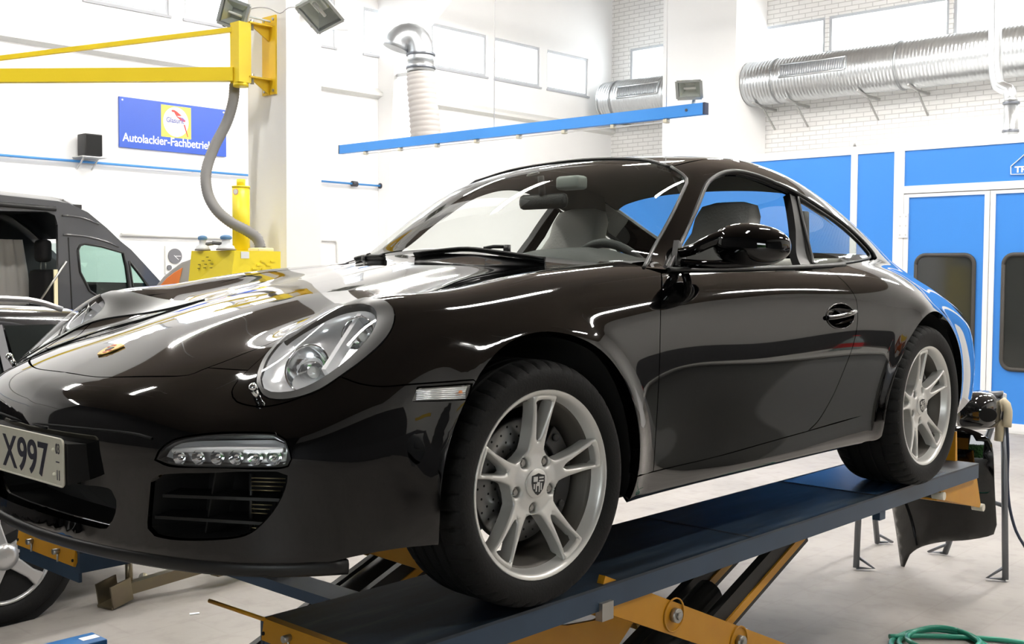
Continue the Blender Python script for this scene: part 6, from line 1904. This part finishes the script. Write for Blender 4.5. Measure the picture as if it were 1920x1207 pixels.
# ------------------------------------------------------------------ the side of the hall behind the camera, seen only mirrored in the paint
SIL = thing('silver_car', 'silver saloon car mirrored in the black coupe door', 'car', (3.2, -4.4, 0))
SP = mat('silver_paint', (.42, .43, .45), .25, metal=.6, coat=.8)
prof = [(-.80, .55, .60, .70, .5, .30), (-.74, .74, .80, .80, .55, .26), (-.45, .86, .90, .84, .58, .24), (.45, .94, .99, .86, .60, .2), (.60, .95, 1.05, .86, .60, .2), (1.20, .96, 1.38, .86, .59, .2), (1.6, .97, 1.42, .86, .6, .2), (2.4, .97, 1.41, .86, .6, .2), (3.0, .97, 1.08, .86, .58, .22), (3.45, .95, 1.0, .82, .56, .26), (3.5, .6, .65, .74, .5, .3)]
saloon(SIL, 4.35, -4.4, -1, SP, DGL, prof, .86, (0, 2.6), .31, SILV, 1)
for x0, x1, x2, x3 in ((3.65, 2.95, 2.95, 3.28), (2.9, 2.0, 2.0, 2.9)):
    MB().prism([(x0, -4.4 + .815, 1.0), (x1, -4.4 + .815, 1.0), (x2, -4.4 + .70, 1.31), (x3, -4.4 + .70, 1.31)], (0, .006, 0)).build('side_window', DGL, SIL)
for yy in (-3.75, -5.05):
    MB().prism([(5.00, yy - .22, .66), (5.02, yy + .12, .66), (4.98, yy + .12, .80), (4.96, yy - .22, .80)], (.06, .03, 0)).build('head_lamp', LAMPSILVER, SIL)
BN = thing('work_crate', 'grey work crate beside the coupe, mirrored in its door', 'crate', (4.9, -2.95, 0))
MB().rbox((4.45, -3.25, 0), (5.35, -2.65, .86), .02).build('crate_body', mat('crate_grey', (.22, .22, .21), .6), BN)
MB().rbox((4.40, -3.30, .86), (5.40, -2.60, .90), .01).build('crate_lid', mat('crate_lid_grey', (.35, .34, .32), .6), BN)
BT = thing('drink_bottle', 'clear bottle with a red label on the grey crate', 'bottle', (4.95, -2.9, .90))
MB().lathe([(.001, .0), (.042, .002), (.044, .02), (.044, .17), (.036, .21), (.016, .27), (.015, .30), (.001, .30)], (4.95, -2.9, .902), (0, 0, 1), 24).build('bottle_body', mat('bottle_clear', (.55, .66, .66), .1, trans=.6), BT)
MB().lathe([(.0448, .05), (.0448, .14)], (4.95, -2.9, .902), (0, 0, 1), 24).build('label_band', mat('label_red', (.55, .03, .03), .5), BT)
MB().cyl((4.95, -2.9, 1.20), (4.95, -2.9, 1.225), .017, 16).build('cap', mat('label_red'), BT)
tag(MB().box((2.5, WY0 + .005, 2.45), (9.0, WY0 + .02, 2.85)).build('yellow_banner', mat('banner_yellow', (.62, .42, .04), .6)), 'yellow banner strip on the wall, mirrored in the coupe door', 'banner')
RK = thing('orange_rack', 'orange parts rack on the wall, mirrored in the coupe door', 'rack', (8.2, WY0 + .25, 1.3))
OR = mat('rack_orange', (.60, .14, .03), .5)
for z in (1.35, 1.75, 2.15):
    MB().box((7.4, WY0 + .03, z), (9.0, WY0 + .45, z + .03)).build('shelf', OR, RK)
for x in (7.4, 8.97):
    MB().box((x, WY0 + .03, 1.3), (x + .03, WY0 + .45, 2.35)).build('upright', OR, RK)
# gate frame and the hedge outside
tag(MB().box((WX0 - .12, gy0 - .08, 0), (WX0 + .02, gy0, gz + .08)).box((WX0 - .12, gy1, 0), (WX0 + .02, gy1 + .08, gz + .08)).box((WX0 - .12, gy0, gz), (WX0 + .02, gy1, gz + .08)).build('door_1', mat('gate_steel', (.25, .26, .27), .5)), kind='structure')
HG = mat('hedge_green', (.05, .16, .03), .8, noise=(7, .5, (.012, .05, .01)), bump=(9, 1.0))
n, m = 30, 16; vs = []
for i in range(n):
    for j in range(m):
        vs.append((WX0 - 3.0 + .35 * random.random(), -9.5 + i * .28, j * .17 + .1 * random.random()))
hd = MB().add(vs, [(i * m + j, (i + 1) * m + j, (i + 1) * m + j + 1, i * m + j + 1) for i in range(n - 1) for j in range(m - 1)]).build('garden_hedge', HG)
tag(hd, 'green hedge outside the gate, mirrored in the front bumper', 'hedge', kind='stuff')
tag(MB().box((WX0 - 6, -14, -.1), (WX0 - .25, 6, -.01)).build('yard_ground', mat('yard_grey', (.22, .21, .20), .9)), kind='structure')
